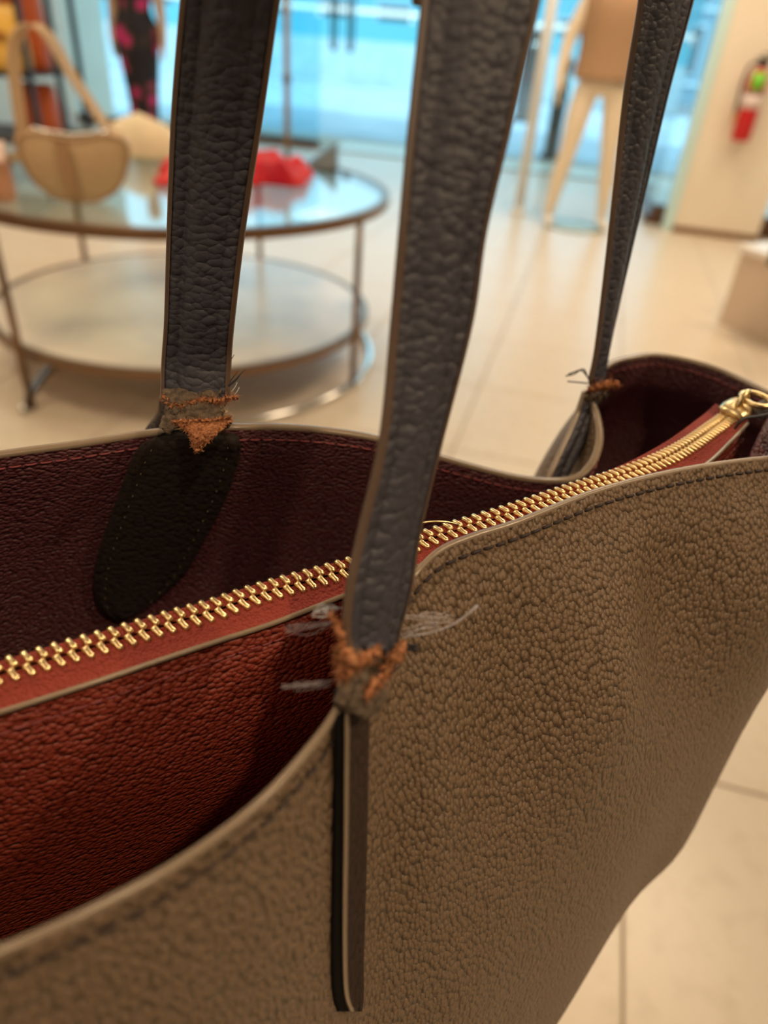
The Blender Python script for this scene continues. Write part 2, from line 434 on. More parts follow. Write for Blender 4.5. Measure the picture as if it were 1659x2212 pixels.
def gs(v, c, w): return np.exp(-((v-c)/w)**2)
Q = projpx(GF); qx, qy = Q[..., 0], Q[..., 1]
disp = 1.5*(.0050*gs(qx, 1310+.10*(1450-qy), 105)*gs(qy, 1500, 230)-.0075*gs(qx, 1480, 100)*gs(qy, 1330, 190)+.0050*gs(qx, 1640, 80)*gs(qy, 1300, 170)-.0040*gs(qx, 1110, 90)*gs(qy, 1520, 260)+.003*gs(qx, 930, 70)*gs(qy, 1750, 300))
gn = grid_normals(GF); gn *= np.sign(np.sum(gn*(CAM-GF), 2, keepdims=True))
vfade = np.clip(np.linspace(0, 1, GF.shape[1])/.2, 0, 1)*np.clip((1-np.linspace(0, 1, GF.shape[1]))/.25, 0, 1)
GF = GF+gn*(disp*vfade[None])[..., None]
# wrap the lower edge under the bag
last = GF[:, -1]; prev = GF[:, -4]
dirn = nrm_rows(last-prev)
inward = -side_normal(last); 
for _ in range(8): inward[1:-1] = (inward[:-2]+2*inward[1:-1]+inward[2:])/4
inward = -nrm_rows(inward)
wraps = [last+dirn*.012*math.sin(a)+inward*.02*(1-math.cos(a)) for a in (math.pi*.17, math.pi*.34, math.pi*.5)]
wraps += [wraps[-1]+inward*.03-zv*.004]
GFx = np.concatenate([GF]+[w[:, None] for w in wraps], 1)
nf = GFx.shape[0]
ngf = grid_normals(GFx)
sgnF = 1 if np.dot(ngf[40, 5], CAM-GFx[40, 5]) > 0 else -1
th = .0018
# GFx is the exterior; interior sits behind it
GI = GFx-ngf*sgnF*th
front, OF, NF = two_sided(GI, th, 'front_panel', M['red'], M['taupe'], bag, M['edge'], sgnF)
bvhF = BVHTree.FromPolygons([Vector(v) for v in GFx.reshape(-1, 3)], grid_faces(*GFx.shape[:2]))
# stitch row about 6 mm under the rim
def row_at(G, Nn, dist):
    out = []; nn = []
    for i in range(G.shape[0]):
        s = np.r_[0, np.cumsum(np.linalg.norm(np.diff(G[i], axis=0), axis=1))]
        out.append([np.interp(dist, s, G[i][:, k]) for k in range(3)]); nn.append([np.interp(dist, s, Nn[i][:, k]) for k in range(3)])
    return np.array(out), np.array(nn)
ps, pn = row_at(OF, NF, .0052)
stitches(ps[4:], pn[4:], front, M['thread_dark'], .0036, .0014, .00055, .0001)
# shallow pressed groove strip along the stitch line is the thread bed
# ---- bag ends and base
def ruled(A, B, name, m, k=6):
    n = 40
    def rs(c):
        s = np.r_[0, np.cumsum(np.linalg.norm(np.diff(c, axis=0), axis=1))]; q = np.linspace(0, s[-1], n)
        return np.stack([np.interp(q, s, c[:, i]) for i in range(3)], 1)
    A, B = rs(A), rs(B)
    G = np.stack([A+(B-A)*t for t in np.linspace(0, 1, k)], 1)
    return mk(name, G.reshape(-1, 3), grid_faces(n, k), m, bag)
ruled(GFx[:, -1], OB[:, -1], 'base_panel', M['taupe'])
ruled(GFx[-1, :], OB[-1, :], 'side_gusset', M['taupe'])
ruled(GFx[0, :], OB[0, :], 'side_gusset', M['taupe'])

# ---- zip pocket divider
ZC = [(-200, 1506, .151), (-90, 1476, .151), (12, 1448, .150), (137, 1411, .150), (253, 1378, .150), (362, 1345, .150), (463, 1316, .150), (579, 1276, .150), (769, 1222, .148), (915, 1166, .1455),
      (1010, 1135, .143), (1117, 1103, .140), (1235, 1062, .137), (1336, 1030, .135), (1420, 998, .133), (1487, 963, .132), (1555, 915, .131), (1592, 888, .130)]
zipc = cr([PHh(*p) for p in ZC], 8)
ZB = [(-215, 1606, .1535), (-110, 1572, .1535), (0, 1538, .153), (115, 1502, .153), (217, 1469, .153), (362, 1420, .153), (480, 1381, .153), (597, 1343, .153), (745, 1285, .151), (901, 1224, .148),
      (985, 1190, .1455), (1100, 1150, .1425), (1225, 1105, .139), (1340, 1072, .137), (1440, 1042, .1355), (1520, 1005, .134), (1580, 950, .132), (1612, 915, .131)]
zipb = cr([PHh(*p) for p in ZB], 8)
nz_ = len(zipc)
Tz = nrm_rows(np.gradient(zipc, axis=0))
Sz = zipb-zipc; Sz = nrm_rows(Sz-Tz*np.sum(Sz*Tz, 1, keepdims=True))      # towards the viewer
Nz = np.cross(Tz, Sz); Nz *= np.sign(Nz[:, 2:3])
wid = np.linalg.norm(zipb-zipc, axis=1)
tape_near = np.stack([zipc+Sz*.0006+Nz*(-.0006), zipc+Sz*.002-Nz*.0006, zipc+Sz*.0045-Nz*.0004, zipc+Sz*.0054+Nz*.0001, zipc+Sz*.0062-Nz*.0004]+[zipc+Sz*.0062+(zipb-zipc-Sz*.0062)*f-Nz*.0006*(1-f) for f in (.3, .6, .9, 1.0)], 1)
zipper = mk('zipper_tape', tape_near.reshape(-1, 3), grid_faces(*tape_near.shape[:2]), M['tape'], bag)
far_off = np.interp(np.arange(nz_), [0, nz_*.72, nz_-1], [.0040, .0046, .0100])[:, None]
zipf = zipc-Sz*far_off-Nz*.0010
tape_far = np.stack([zipc-Sz*.0002-Nz*.0007, zipc-Sz*.003-Nz*.0005, zipf], 1)
mk('zipper_tape', tape_far.reshape(-1, 3), grid_faces(*tape_far.shape[:2]), M['tape'], bag)
# divider walls
def wall_down(top, drops, out, name, m):
    G = np.stack([top+out*o-zv*d for d, o in drops], 1)
    return G, mk(name, G.reshape(-1, 3), grid_faces(*G.shape[:2]), m, bag)
sh = -side_normal(zipc)
for _ in range(10): sh[1:-1] = (sh[:-2]+2*sh[1:-1]+sh[2:])/4
sh = nrm_rows(sh)
drops = cr([(0.0015, .0004), (.006, .0012), (.02, .003), (.05, .003), (.10, -.004), (.16, -.012), (.23, -.02)], 4)
GP, pocket = wall_down(zipb, drops, sh, 'divider_pocket', M['red'])
NP = grid_normals(GP); NP *= np.sign(np.sum(NP*sh[:, None], 2, keepdims=True))
wall_down(zipf, drops*[1, -.4], sh, 'divider_pocket_back', M['burgundy'])
# bound edge of the pocket
pb = MB().tube(zipb+Nz*.0003+sh*.0004, .00085, 10); pb.build('painted_edge_or_shade', M['edge'], pocket)
ps, pn = row_at(GP, NP, .0050)
stitches(ps[6:], pn[6:], pocket, M['thread_red'], .0030, .0009, .0003, .0001)

# ---- zip teeth: each its own piece
seg = np.r_[0, np.cumsum(np.linalg.norm(np.diff(zipc, axis=0), axis=1))]
def tooth_mesh():
    prof = [(-.0015, .00074, .0002), (-.0012, .00102, .0009), (-.0002, .00098, .00120), (.0011, .00080, .00100), (.0022, .00096, .00090), (.0031, .00080, .0005)]
    V = []; Fc = []
    for (s, w, h) in prof:
        V += [(-w, s, -.0009), (-w, s, h*.55), (-w*.55, s, h), (w*.55, s, h), (w, s, h*.55), (w, s, -.0009)]
    for i in range(len(prof)-1):
        for k in range(6): Fc.append((i*6+k, i*6+(k+1) % 6, (i+1)*6+(k+1) % 6, (i+1)*6+k))
    Fc += [tuple(range(5, -1, -1)), tuple(range(30, 36))]
    return V, Fc
tv, tf = tooth_mesh(); t0 = None
pos = []; q = .001
while q < seg[-1]-.004:
    f = min(max((q/seg[-1]-.45)/.5, 0), 1); pos.append((q, .00385*(1-.36*f*f*(3-2*f)))); q += pos[-1][1]
for (q, pt_) in pos:
    for side in (1, -1):
        s = q+(.5*pt_ if side < 0 else 0); ks = pt_/.00385
        c = np.array([np.interp(s, seg, zipc[:, i]) for i in range(3)])
        T = nrm([np.interp(s, seg, Tz[:, i]) for i in range(3)]); S = nrm([np.interp(s, seg, Sz[:, i]) for i in range(3)])*side
        N_ = np.cross(T, S); N_ = N_*(1 if N_[2] > 0 else -1)
        S = nrm(S+T*.42*side)
        X = nrm(np.cross(S, N_)); X = X*(1 if X.dot(T) > 0 else -1)
        X = X*(1 if np.dot(np.cross(T, S), N_) > 0 else -1)
        p = c+S*.00155
        if t0 is None: o = t0 = mk('tooth', np.array(tv)+ORG[bag.name], tf, M['brass'], zipper, True)
        else: o = t0.copy(); COL.objects.link(o); o.parent = zipper
        X = X*ks; mw = Matrix([[X[0], S[0], N_[0], 0], [X[1], S[1], N_[1], 0], [X[2], S[2], N_[2], 0], [0, 0, 0, 1]])
        mw.translation = Vector(p-ORG[bag.name]); o.matrix_local = mw

# ---- slider and leather pull at the far end
c = zipc[-1]; T = Tz[-1]; S = Sz[-1]; N_ = Nz[-1]
X = np.stack([T, S, N_]).T
sl = MB()
sl.loft([(c+T*a+N_*.0012, w, h, S, N_) for a, w, h in [(-.009, .0045, .0022), (-.007, .0062, .0030), (-.002, .0068, .0034), (.004, .0062, .0034), (.008, .0040, .0026), (.0095, .0022, .0016)]], 16)
slider = sl.build('zip_slider', M['brass'], bag)
br = [c+T*(-.004)+N_*.004, c+T*(-.002)+N_*.0075, c+T*.002+N_*.009, c+T*.006+N_*.0075, c+T*.0085+N_*.004]
MB().tube(cr(br, 4), .0012, 8).build('bridge', M['brass'], slider)
ring = [c+T*(.005+.006*math.cos(a))+S*(.004+.0065*math.sin(a))+N_*.0062 for a in np.linspace(0, 2*math.pi, 18)[:-1]]
MB().tube(ring, .0012, 8, closed=True).build('ring', M['brass'], slider)
M['pull'] = mat('tan_leather_pull', srgb(150, 100, 52), .45)
pl = cr([c+T*.008+S*.008+N_*.005, c+T*.009+S*.011+N_*.000, c+T*.008+S*.0125-N_*.01, c+T*.006+S*.013-N_*.03, c+T*.004+S*.013-N_*.05], 5)
pn_ = MB()
pn_.loft([(q, .0042, .0011, nrm(T), nrm(S)) for q in pl], 10)
pn_.build('leather_pull', M['pull'], bag)
# end tab of the zip tape, grey and folded
M['greyleather'] = leather('grey_end_tab', srgb(150, 150, 150), cell=1.5e-3, rough=.35, depth=.0003)
e1 = [[P(1618, 882, .318), P(1680, 855, .322)], [P(1630, 892, .316), P(1690, 872, .320)], [P(1640, 905, .318), P(1690, 890, .322)]]
g = np.array(e1); g = np.array([cr(g[:, j], 4) for j in range(2)]).transpose(1, 0, 2)
o = mk('zip_end_tab', g.reshape(-1, 3), grid_faces(*g.shape[:2]), M['greyleather'], bag)
sm = o.modifiers.new('solid', 'SOLIDIFY'); sm.thickness = .002
# burgundy pocket folded at the end of the zip
e2 = np.array([[P(1605, 1010, .292), P(1640, 935, .300), P(1660, 895, .312)], [P(1650, 1005, .296), P(1680, 940, .306), P(1700, 900, .318)], [P(1720, 1000, .31), P(1740, 940, .32), P(1750, 905, .33)]])
g = np.array([cr(e2[:, j], 5) for j in range(3)]).transpose(1, 0, 2); g = np.array([cr(r, 5) for r in g])
o = mk('inner_gusset', g.reshape(-1, 3), grid_faces(*g.shape[:2]), M['burgundy'], bag)
sm = o.modifiers.new('solid', 'SOLIDIFY'); sm.thickness = .002
MB().tube(cr([P(1588, 925, .300), P(1598, 912, .296), P(1612, 903, .295), P(1640, 899, .296), P(1665, 893, .298)], 5), .0006, 6).build('loose_thread', M['fibre_dark'], bag)

# ---- straps ------------------------------------------------------------------
PROF = [(0, 0), (.03, .35), (.08, .5), (.17, .5), (.20, .38), (.215, .36), (.235, .5), (.30, .95), (.40, 1.18), (.5, 1.25), (.60, 1.18), (.70, .95), (.765, .5), (.785, .36), (.80, .38), (.83, .5), (.92, .5), (.97, .35), (1, 0)]
def strap_frame(st, m):
    """st: list of (Lpoint, Rpoint) in world space"""
    A = cr(np.array([s[0] for s in st]), m); B = cr(np.array([s[1] for s in st]), m)
    return A, B
def strap_mesh(A, B, thick, name, m_face, m_edge, parent, jag0=0, jag1=0, prof=PROF):
    n = len(A); C = (A+B)/2; T = nrm_rows(np.gradient(C, axis=0)); X = nrm_rows(B-A)
    Nn = np.cross(X, T); Nn = nrm_rows(Nn)
    out = []
    for i in range(n):
        ring = []
        for (u, h) in prof: ring.append(A[i]+(B[i]-A[i])*u+Nn[i]*h*thick)
        for (u, h) in prof[::-1][1:-1]: ring.append(A[i]+(B[i]-A[i])*u-Nn[i]*h*thick)
        out.append(ring)
    G = np.array(out); k = G.shape[1]
    if jag0 or jag1:
        for e, jg, sg in ((0, jag0, -1), (n-1, jag1, 1)):
            if jg:
                for q in range(k): G[e, q] += T[e]*jg*(random.random()-.35)*sg
    Fc = [(i*k+q, i*k+(q+1) % k, (i+1)*k+(q+1) % k, (i+1)*k+q) for i in range(n-1) for q in range(k)]
    Fc += [tuple(range(k-1, -1, -1)), tuple((n-1)*k+q for q in range(k))]
    o = mk(name, G.reshape(-1, 3), Fc, m_face, parent)
    h = thick*.48
    for (E0, sgn) in ((A, -1), (B, 1)):
        e = np.stack([E0-X*sgn*.0008+Nn*h*1.05, E0+X*sgn*.0005+Nn*h*.8, E0+X*sgn*.0010, E0+X*sgn*.0005-Nn*h*.8, E0-X*sgn*.0008-Nn*h*1.05], 1)
        mk('painted_edge_or_shade', e.reshape(-1, 3), grid_faces(n, 5), m_edge, o)
    return o, C, T, X, Nn
def LR(lx, ly, rx, ry, tl, tr=None): return (P(lx, ly, tl), P(rx, ry, tr if tr else tl))

# back handle: left leg, arch above the picture, right leg
S1 = [LR(352, 862, 492, 858, .2680), LR(354, 780, 495, 776, .264), LR(360, 690, 502, 690, .254), LR(366, 500, 524, 500, .236), LR(376, 250, 562, 250, .212), LR(396, 0, 598, 0, .187), LR(412, -140, 625, -140, .176)]
S3 = [LR(1388, -90, 1512, -90, .262, .276), LR(1384, 0, 1494, 0, .268, .282), LR(1352, 200, 1440, 203, .283, .298), LR(1330, 400, 1393, 404, .300, .315), LR(1305, 620, 1342, 624, .322, .338), LR(1287, 760, 1312, 764, .336, .352), LR(1274, 822, 1304, 826, .342, .356)]
a, b = S1[-1], S3[0]
ap = (np.array(a[0])+np.array(a[1])+np.array(b[0])+np.array(b[1]))/4
def arch(s, z_out, z_in):
    oo = np.array(a[0])*(1-s)+np.array(b[1])*s; ii = np.array(a[1])*(1-s)+np.array(b[0])*s
    oo = oo.copy(); ii = ii.copy(); oo[2] = CZ+z_out; ii[2] = CZ+z_in; return (oo, ii)
archB = [arch(.04, .10, .09), arch(.22, .19, .168), arch(.5, .225, .201), arch(.78, .19, .168), arch(.96, .10, .09)]
full = S1+archB+S3
A, B = strap_frame(full, 10)
handleB, *_ = strap_mesh(A, B, .0024, 'back_handle', M['strap'], M['edge_dark'], bag, .006, .006)
# front handle
S2 = [LR(752, 1412, 852, 1404, .172, .188), LR(746, 1365, 860, 1358, .172, .188), LR(754, 1270, 884, 1268, .171, .187), LR(779, 1150, 902, 1150, .171, .186), LR(826, 950, 950, 950, .169, .182), LR(850, 700, 1014, 700, .165, .175),
      LR(868, 500, 1045, 500, .160, .167), LR(889, 275, 1098, 275, .156, .160), LR(918, 0, 1160, 0, .152, .154), LR(930, -130, 1190, -130, .150, .151)]
uF = np.array([.1525, .100, 0.])
e0, e1_ = np.array(S2[-1][0]), np.array(S2[-1][1])
def archF(s, zo, zi):
    oo = e0+uF*s; ii = e1_+uF*s
    if s > .5: oo, ii = oo, ii
    oo = oo.copy(); ii = ii.copy(); oo[2] = CZ+zo; ii[2] = CZ+zi; return (oo, ii)
t_end = np.array(P(1790, 985, .2875))
S4 = [(t_end+np.array([.0125, .009, .10]), t_end+np.array([-.0125, -.009, .10])), (t_end+np.array([.0125, .009, .05]), t_end+np.array([-.0125, -.009, .05])), (t_end+np.array([.0125, .009, 0]), t_end+np.array([-.0125, -.009, 0]))]
mid = (e0+S4[0][0])/2; mid2 = (e1_+S4[0][1])/2
archF_ = [(np.r_[e0[:2]*.85+S4[0][0][:2]*.15, CZ+.13], np.r_[e1_[:2]*.85+S4[0][1][:2]*.15, CZ+.11]),
          (np.r_[mid[:2], CZ+.19], np.r_[mid2[:2], CZ+.166]),
          (np.r_[e0[:2]*.15+S4[0][0][:2]*.85, CZ+.13], np.r_[e1_[:2]*.15+S4[0][1][:2]*.85, CZ+.11])]
A, B = strap_frame(S2+archF_+S4, 10)
handleF, *_ = strap_mesh(A, B, .0024, 'front_handle', M['strap'], M['edge_dark'], bag, .006, .0)

MB().tube(cr([P(900, 1132, .235), P(930, 1127, .236), P(965, 1128, .238), P(990, 1134, .240)], 5), .0004, 6).build('loose_thread', M['brass'], bag)
# ---- strap tabs
def tab_on(stations, bvh, lift, default, name, m, m_edge, thick=.0013, sub=6):
    st = []
    for (lx, ly, rx, ry) in stations:
        l = hit(bvh, lx, ly, default); r = hit(bvh, rx, ry, default)
        st.append((CAM+(l-CAM)*(1-lift/depth(l)), CAM+(r-CAM)*(1-lift/depth(r))))
    A, B = strap_frame(st, sub)
    flat = [(0, 0), (.02, .6), (.06, 1), (.10, .85), (.115, .8), (.13, .95), (.3, 1), (.5, 1), (.7, 1), (.87, .95), (.885, .8), (.90, .85), (.94, 1), (.98, .6), (1, 0)]
    o, C, T, X, Nn = strap_mesh(A, B, thick, name, m, m_edge, bag, prof=flat)
    return o, A, B, Nn
tabI, A, B, Nn = tab_on([(352, 938, 500, 918), (318, 955, 512, 948), (293, 985, 513, 985), (262, 1065, 492, 1055), (238, 1130, 464, 1115), (218, 1190, 434, 1172), (207, 1245, 402, 1230), (209, 1290, 368, 1268), (224, 1322, 332, 1298), (254, 1338, 292, 1326)],
       bvhB, .003, .29, 'inner_strap_tab', M['tab_dark'], M['tab_dark'])
for E_, O_ in ((A, B), (B, A)):
    path = E_+(O_-E_)*.11; stitches(path[4:-6], (-Nn if np.dot(Nn[10], CAM-A[10]) < 0 else Nn)[4:-6], tabI, M['thread_fleck'], .0009, .0056, .00020, .0012)
# outer half of the same strap, seen behind the rim
S1o = [LR(372, 868, 352, 880, .292), LR(365, 890, 345, 905, .296), LR(350, 920, 318, 930, .300), LR(330, 960, 300, 970, .304)]
S1o = [(P(350, 850, .276), P(368, 850, .273)), (P(342, 890, .286), P(366, 893, .291)), (P(318, 925, .304), P(352, 925, .296)), (P(290, 985, .312), P(335, 985, .302))]
A, B = strap_frame(S1o, 5); strap_mesh(A, B, .0016, 'outer_strap_tab', M['strap'], M['edge_dark'], bag, prof=[(0, 0), (.1, .8), (.5, 1), (.9, .8), (1, 0)])
# right-hand back strap: tab on the outside of the back panel
S3o = [LR(1262, 846, 1292, 846, .349, .356), LR(1247, 890, 1282, 890, .349, .356), LR(1228, 936, 1266, 938, .347, .355), LR(1205, 985, 1243, 988, .345, .354), LR(1181, 1037, 1216, 1040, .343, .353), LR(1150, 1100, 1190, 1104, .342, .352), LR(1120, 1160, 1160, 1164, .342, .352)]
A, B = strap_frame(S3o, 6)
strap_mesh(A, B, .0030, 'outer_strap_tab', M['strap'], M['edge'], bag, prof=[(0, 0), (.05, .6), (.3, .8), (.42, .7), (.45, .2), (.5, .2), (.54, .9), (.75, 1.1), (.92, .8), (.95, .1), (1, 0)])
# front strap: tab down the outside of the front panel
rowsT = [(1488, 716, 742, 796), (1560, 717, 741, 798), (1680, 715, 739, 796), (1800, 713, 738, 794), (1950, 711, 736, 790), (2080, 710, 736, 786), (2150, 714, 740, 786), (2185, 724, 752, 782)]
def pt(x, y, lift):
    p = hit(bvhF, x, y, .19); return CAM+(p-CAM)*(1-lift/depth(p))
Gt = np.array([[pt(x0+2, y, .0002), pt(x0+3, y, .0052), pt((x0+x1)/2-2, y, .0058), pt(x1+2, y, .0052), pt(x1+3, y, .0004)] for (y, x0, x1, x2) in rowsT])
# strap slab: black strip painted as gap shade, light cut edge, dark leather face
L_ = [[pt(x1+0, y, -.0002), pt(x1+4, y, .0046), pt(x1+8, y, .0060), pt(x1+13, y, .0056), pt(x1+15, y, .0044)] for (y, x0, x1, x2) in rowsT]
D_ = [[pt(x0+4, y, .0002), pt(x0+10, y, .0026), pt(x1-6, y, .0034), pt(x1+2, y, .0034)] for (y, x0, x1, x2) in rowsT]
R_ = [[pt(x1+14, y, .0046), pt(x1+20, y, .0030), pt((x1+x2)/2+12, y, .0034), pt(x2-6, y, .0034), pt(x2, y, .0004)] for (y, x0, x1, x2) in rowsT]
def sheet(rows_, name, m, parent):
    g = np.array(rows_); g = np.array([cr(g[:, j], 6) for j in range(g.shape[1])]).transpose(1, 0, 2); g = np.array([cr(r, 4) for r in g])
    return mk(name, g.reshape(-1, 3), grid_faces(*g.shape[:2]), m, parent)
M['gap_shade'] = mat('strap_gap_shade', srgb(14, 12, 11), .9, spec=.1)
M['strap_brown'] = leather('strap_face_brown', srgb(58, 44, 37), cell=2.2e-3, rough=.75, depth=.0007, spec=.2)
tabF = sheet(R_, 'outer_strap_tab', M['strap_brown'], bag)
sheet(L_, 'painted_edge_or_shade', M['edge'], tabF)
sheet(D_, 'painted_edge_or_shade', M['gap_shade'], tabF)  # shade of the gap beside the tab, put in as black colour

# ---- torn ends
def fuzz(path, width, name, m, parent, n_fib=160, fl=.003, jitter=.0012, up=None, r=.00009):
    """ragged lump of leather fibre along a path (points in world), with short hairs"""
    path = np.asarray(path); seg = np.r_[0, np.cumsum(np.linalg.norm(np.diff(path, axis=0), axis=1))]
    q = np.linspace(0, seg[-1], max(14, int(seg[-1]/.0005)))
    C = np.stack([np.interp(q, seg, path[:, i]) for i in range(3)], 1)
    ww = np.interp(q, seg, np.broadcast_to(width, (len(path),)))
    rr = np.array([w*(.35+.55*random.random()) for w in ww]); n_fib = int(n_fib*2.2); r = r*.8; rr[0] *= .3; rr[-1] *= .3
    C = C+np.random.randn(*C.shape)*jitter*.35
    b = MB().tube(C, rr, 9)
    V = np.array(b.V); V += np.random.randn(*V.shape)*jitter*.28; b.V = [tuple(v) for v in V]
    for _ in range(n_fib):
        i = random.randrange(len(C)); d = nrm(np.random.randn(3)); p = C[i]+d*rr[i]*.8
        L = fl*(.3+.9*random.random()); d2 = nrm(d+np.random.randn(3)*.6)
        b.tube([p, p+d*L*.5, p+d*L*.5+d2*L*.5], [r, r*.8, r*.3], 4, cap=False)
    return b.build(name, m, parent)
def px(pts): return cr([P(*p) for p in pts], 4)
# left strap tear
fuzz(px([(352, 856, .2665), (372, 876, .2650), (400, 874, .2640), (430, 864, .2640), (462, 866, .2640), (490, 862, .2645), (513, 857, .2655)]), [.0010]*25, 'torn_suede', M['suede'], handleB, 300, .0022, .0010)
core = [LR(362, 850, 482, 850, .2700), LR(366, 872, 478, 872, .2692), LR(370, 893, 474, 890, .2690), LR(362, 912, 490, 908, .2690), LR(356, 926, 500, 918, .2692)]
A, B = strap_frame(core, 8)
nA = len(A); G = np.array([[A[i]+(B[i]-A[i])*u+np.array([0, -1, .3])*(.0016*math.sin(math.pi*u)+vnoise((i*.3, u*6, 3), 1.0)*.0010) for u in np.linspace(0, 1, 28)] for i in range(nA)])
o = mk('torn_core', G.reshape(-1, 3), grid_faces(nA, 28), M['core'], handleB); sm = o.modifiers.new('solid', 'SOLIDIFY'); sm.thickness = .004; sm.offset = -1 
# orange triangular flap of torn suede over the dark tab
flap = [[(373, 910, .2635), (390, 921, .2620), (410, 938, .2615), (418, 972, .2630)], [(410, 908, .2620), (412, 926, .2605), (418, 948, .2602), (424, 976, .2625)], [(450, 908, .2620), (448, 928, .2605), (440, 948, .2602), (428, 974, .2625)], [(501, 903, .2635), (488, 921, .2622), (462, 945, .2615), (432, 972, .2630)]]
g = np.array([[P(*p) for p in r] for r in flap]); g = np.array([cr(g[:, j], 8) for j in range(4)]).transpose(1, 0, 2); g = np.array([cr(r, 8) for r in g])
g = g+np.random.randn(*g.shape)*.00022
o = mk('torn_suede', g.reshape(-1, 3), grid_faces(*g.shape[:2]), M['suede'], handleB); sm = o.modifiers.new('solid', 'SOLIDIFY'); sm.thickness = .0015
bf = MB()
for _ in range(420):
    i, j = random.randrange(g.shape[0]), random.randrange(g.shape[1]); p = g[i, j]; d = nrm(np.random.randn(3)+np.array([0, -1.2, .4]))
    L = .0013*(.4+random.random()); bf.tube([p, p+d*L*.6, p+nrm(d+np.random.randn(3)*.5)*L], [.0001, .00009, .00004], 4, cap=False)
bf.build('torn_fibres', M['suede'], handleB)
fuzz(px([(374, 912, .2625), (410, 910, .2612), (450, 908, .2612), (500, 902, .2625)]), .0006, 'torn_suede', M['suede'], handleB, 120, .0016, .0008)
fuzz(px([(484, 868, .2665), (478, 885, .2665), (490, 902, .2665), (498, 915, .2665)]), .0011, 'torn_suede', mottled('pale_torn_suede', srgb(190, 165, 140), srgb(150, 128, 106), 900, .9), handleB, 120, .002, .001)
for k, pp in enumerate([[(492, 834, .2665), (508, 822, .2655), (520, 808, .2645), (531, 797, .2645)], [(494, 828, .2665), (506, 812, .2655), (514, 802, .2645)], [(493, 800, .2665), (497, 782, .2655), (506, 766, .2645)], [(503, 856, .2655), (512, 846, .2645), (517, 836, .2645)], [(500, 846, .2655), (508, 836, .2645), (512, 826, .2645)]]):
    q = px(pp); MB().tube(q, np.linspace(.00055 if k < 1 else .00022, .0001, len(q)), 6).build('loose_thread', M['fibre_dark'] if k in (0, 1, 2) else M['fibre'], handleB)
# front strap tear
fuzz(px([(730, 1425, .1695), (738, 1408, .1675), (752, 1424, .1665), (778, 1432, .1665), (802, 1412, .1685), (812, 1404, .1705)]), .0014, 'torn_suede', M['suede'], handleF, 160, .002, .0016)
fuzz(px([(732, 1440, .1675), (740, 1460, .1675), (758, 1450, .1675), (770, 1440, .1675)]), .0012, 'torn_suede', M['suede'], handleF, 100, .002, .0016)
fuzz(px([(798, 1500, .1695), (808, 1480, .1705), (826, 1466, .1725), (838, 1440, .1755), (848, 1420, .1785), (866, 1404, .1815), (872, 1392, .1835)]), .0011, 'torn_suede', M['suede'], handleF, 160, .002, .0016)
fuzz(px([(712, 1322, .1715), (726, 1345, .1705), (736, 1372, .1695), (742, 1400, .1695)]), .0008, 'torn_suede', M['suede'], handleF, 60, .002, .001)
coreF = [LR(748, 1395, 856, 1390, .1725, .204), LR(734, 1440, 842, 1430, .1715, .200), LR(728, 1480, 822, 1478, .1705, .1825), LR(722, 1525, 806, 1520, .1695, .1795)]
A, B = strap_frame(coreF, 8)
nA = len(A); G = np.array([[A[i]+(B[i]-A[i])*u+np.array([.3, -1, .3])*(.002*math.sin(math.pi*u)+vnoise((i*.3, u*5, 9), 1.0)*.003) for u in np.linspace(0, 1, 28)] for i in range(nA)])
o = mk('torn_core', G.reshape(-1, 3), grid_faces(nA, 28), M['core'], handleF); sm = o.modifiers.new('solid', 'SOLIDIFY'); sm.thickness = .003
wisp = mat('pale_wisp', srgb(190, 184, 190), .5)
def wisps(p0, p1, n, spread, r, m):
    b = MB()
    for _ in range(n):
        j = lambda: (random.random()-.5)*spread
        a_, c_ = P(p0[0]+j(), p0[1]+j()*.5, p0[2]), P(p1[0]+j(), p1[1]+j()*.6, p1[2])
        m_ = (a_+c_)/2+np.random.randn(3)*.0008
        b.tube(cr([a_, m_, c_], 5), r, 4)
    b.build('frayed_thread', m, handleF)
wisps((712, 1474, .178), (620, 1482, .170), 8, 34, .00007, wisp)
wisps((720, 1345, .184), (622, 1360, .172), 5, 26, .00006, wisp)
wisps((722, 1318, .186), (690, 1322, .182), 11, 40, .00012, M['fibre'])
wisps((868, 1370, .19), (960, 1352, .19), 8, 40, .00008, wisp)
wisps((885, 1335, .195), (962, 1332, .195), 9, 44, .00007, wisp)
wisps((868, 1396, .19), (898, 1398, .19), 10, 14, .0003, M['fibre_dark'])
q = px([(870, 1378, .192), (935, 1366, .188), (985, 1345, .186), (1032, 1308, .184)]); MB().tube(q, np.linspace(.0001, .0004, len(q)), 6).build('frayed_thread', wisp, handleF)
# right back strap tear
fuzz(px([(1268, 852, .342), (1280, 838, .340), (1300, 836, .338), (1318, 830, .337), (1336, 832, .338)]), .0017, 'torn_suede', mottled('torn_suede_dull', srgb(150, 92, 58), srgb(190, 128, 84), 700, .9), handleB, 160, .003, .0018)
fuzz(px([(1266, 858, .343), (1286, 862, .340), (1300, 852, .339), (1310, 846, .339)]), .0016, 'torn_core', M['core'], handleB, 120, .003, .0018)
for pp in ([(1272, 818, .34), (1256, 800, .338), (1240, 808, .338), (1222, 812, .338)], [(1270, 828, .34), (1250, 826, .338), (1226, 824, .338)], [(1268, 812, .34), (1262, 798, .338), (1250, 800, .338), (1228, 808, .338)]):
    MB().tube(px(pp), .00035, 6).build('loose_thread', M['fibre_dark'], handleB)

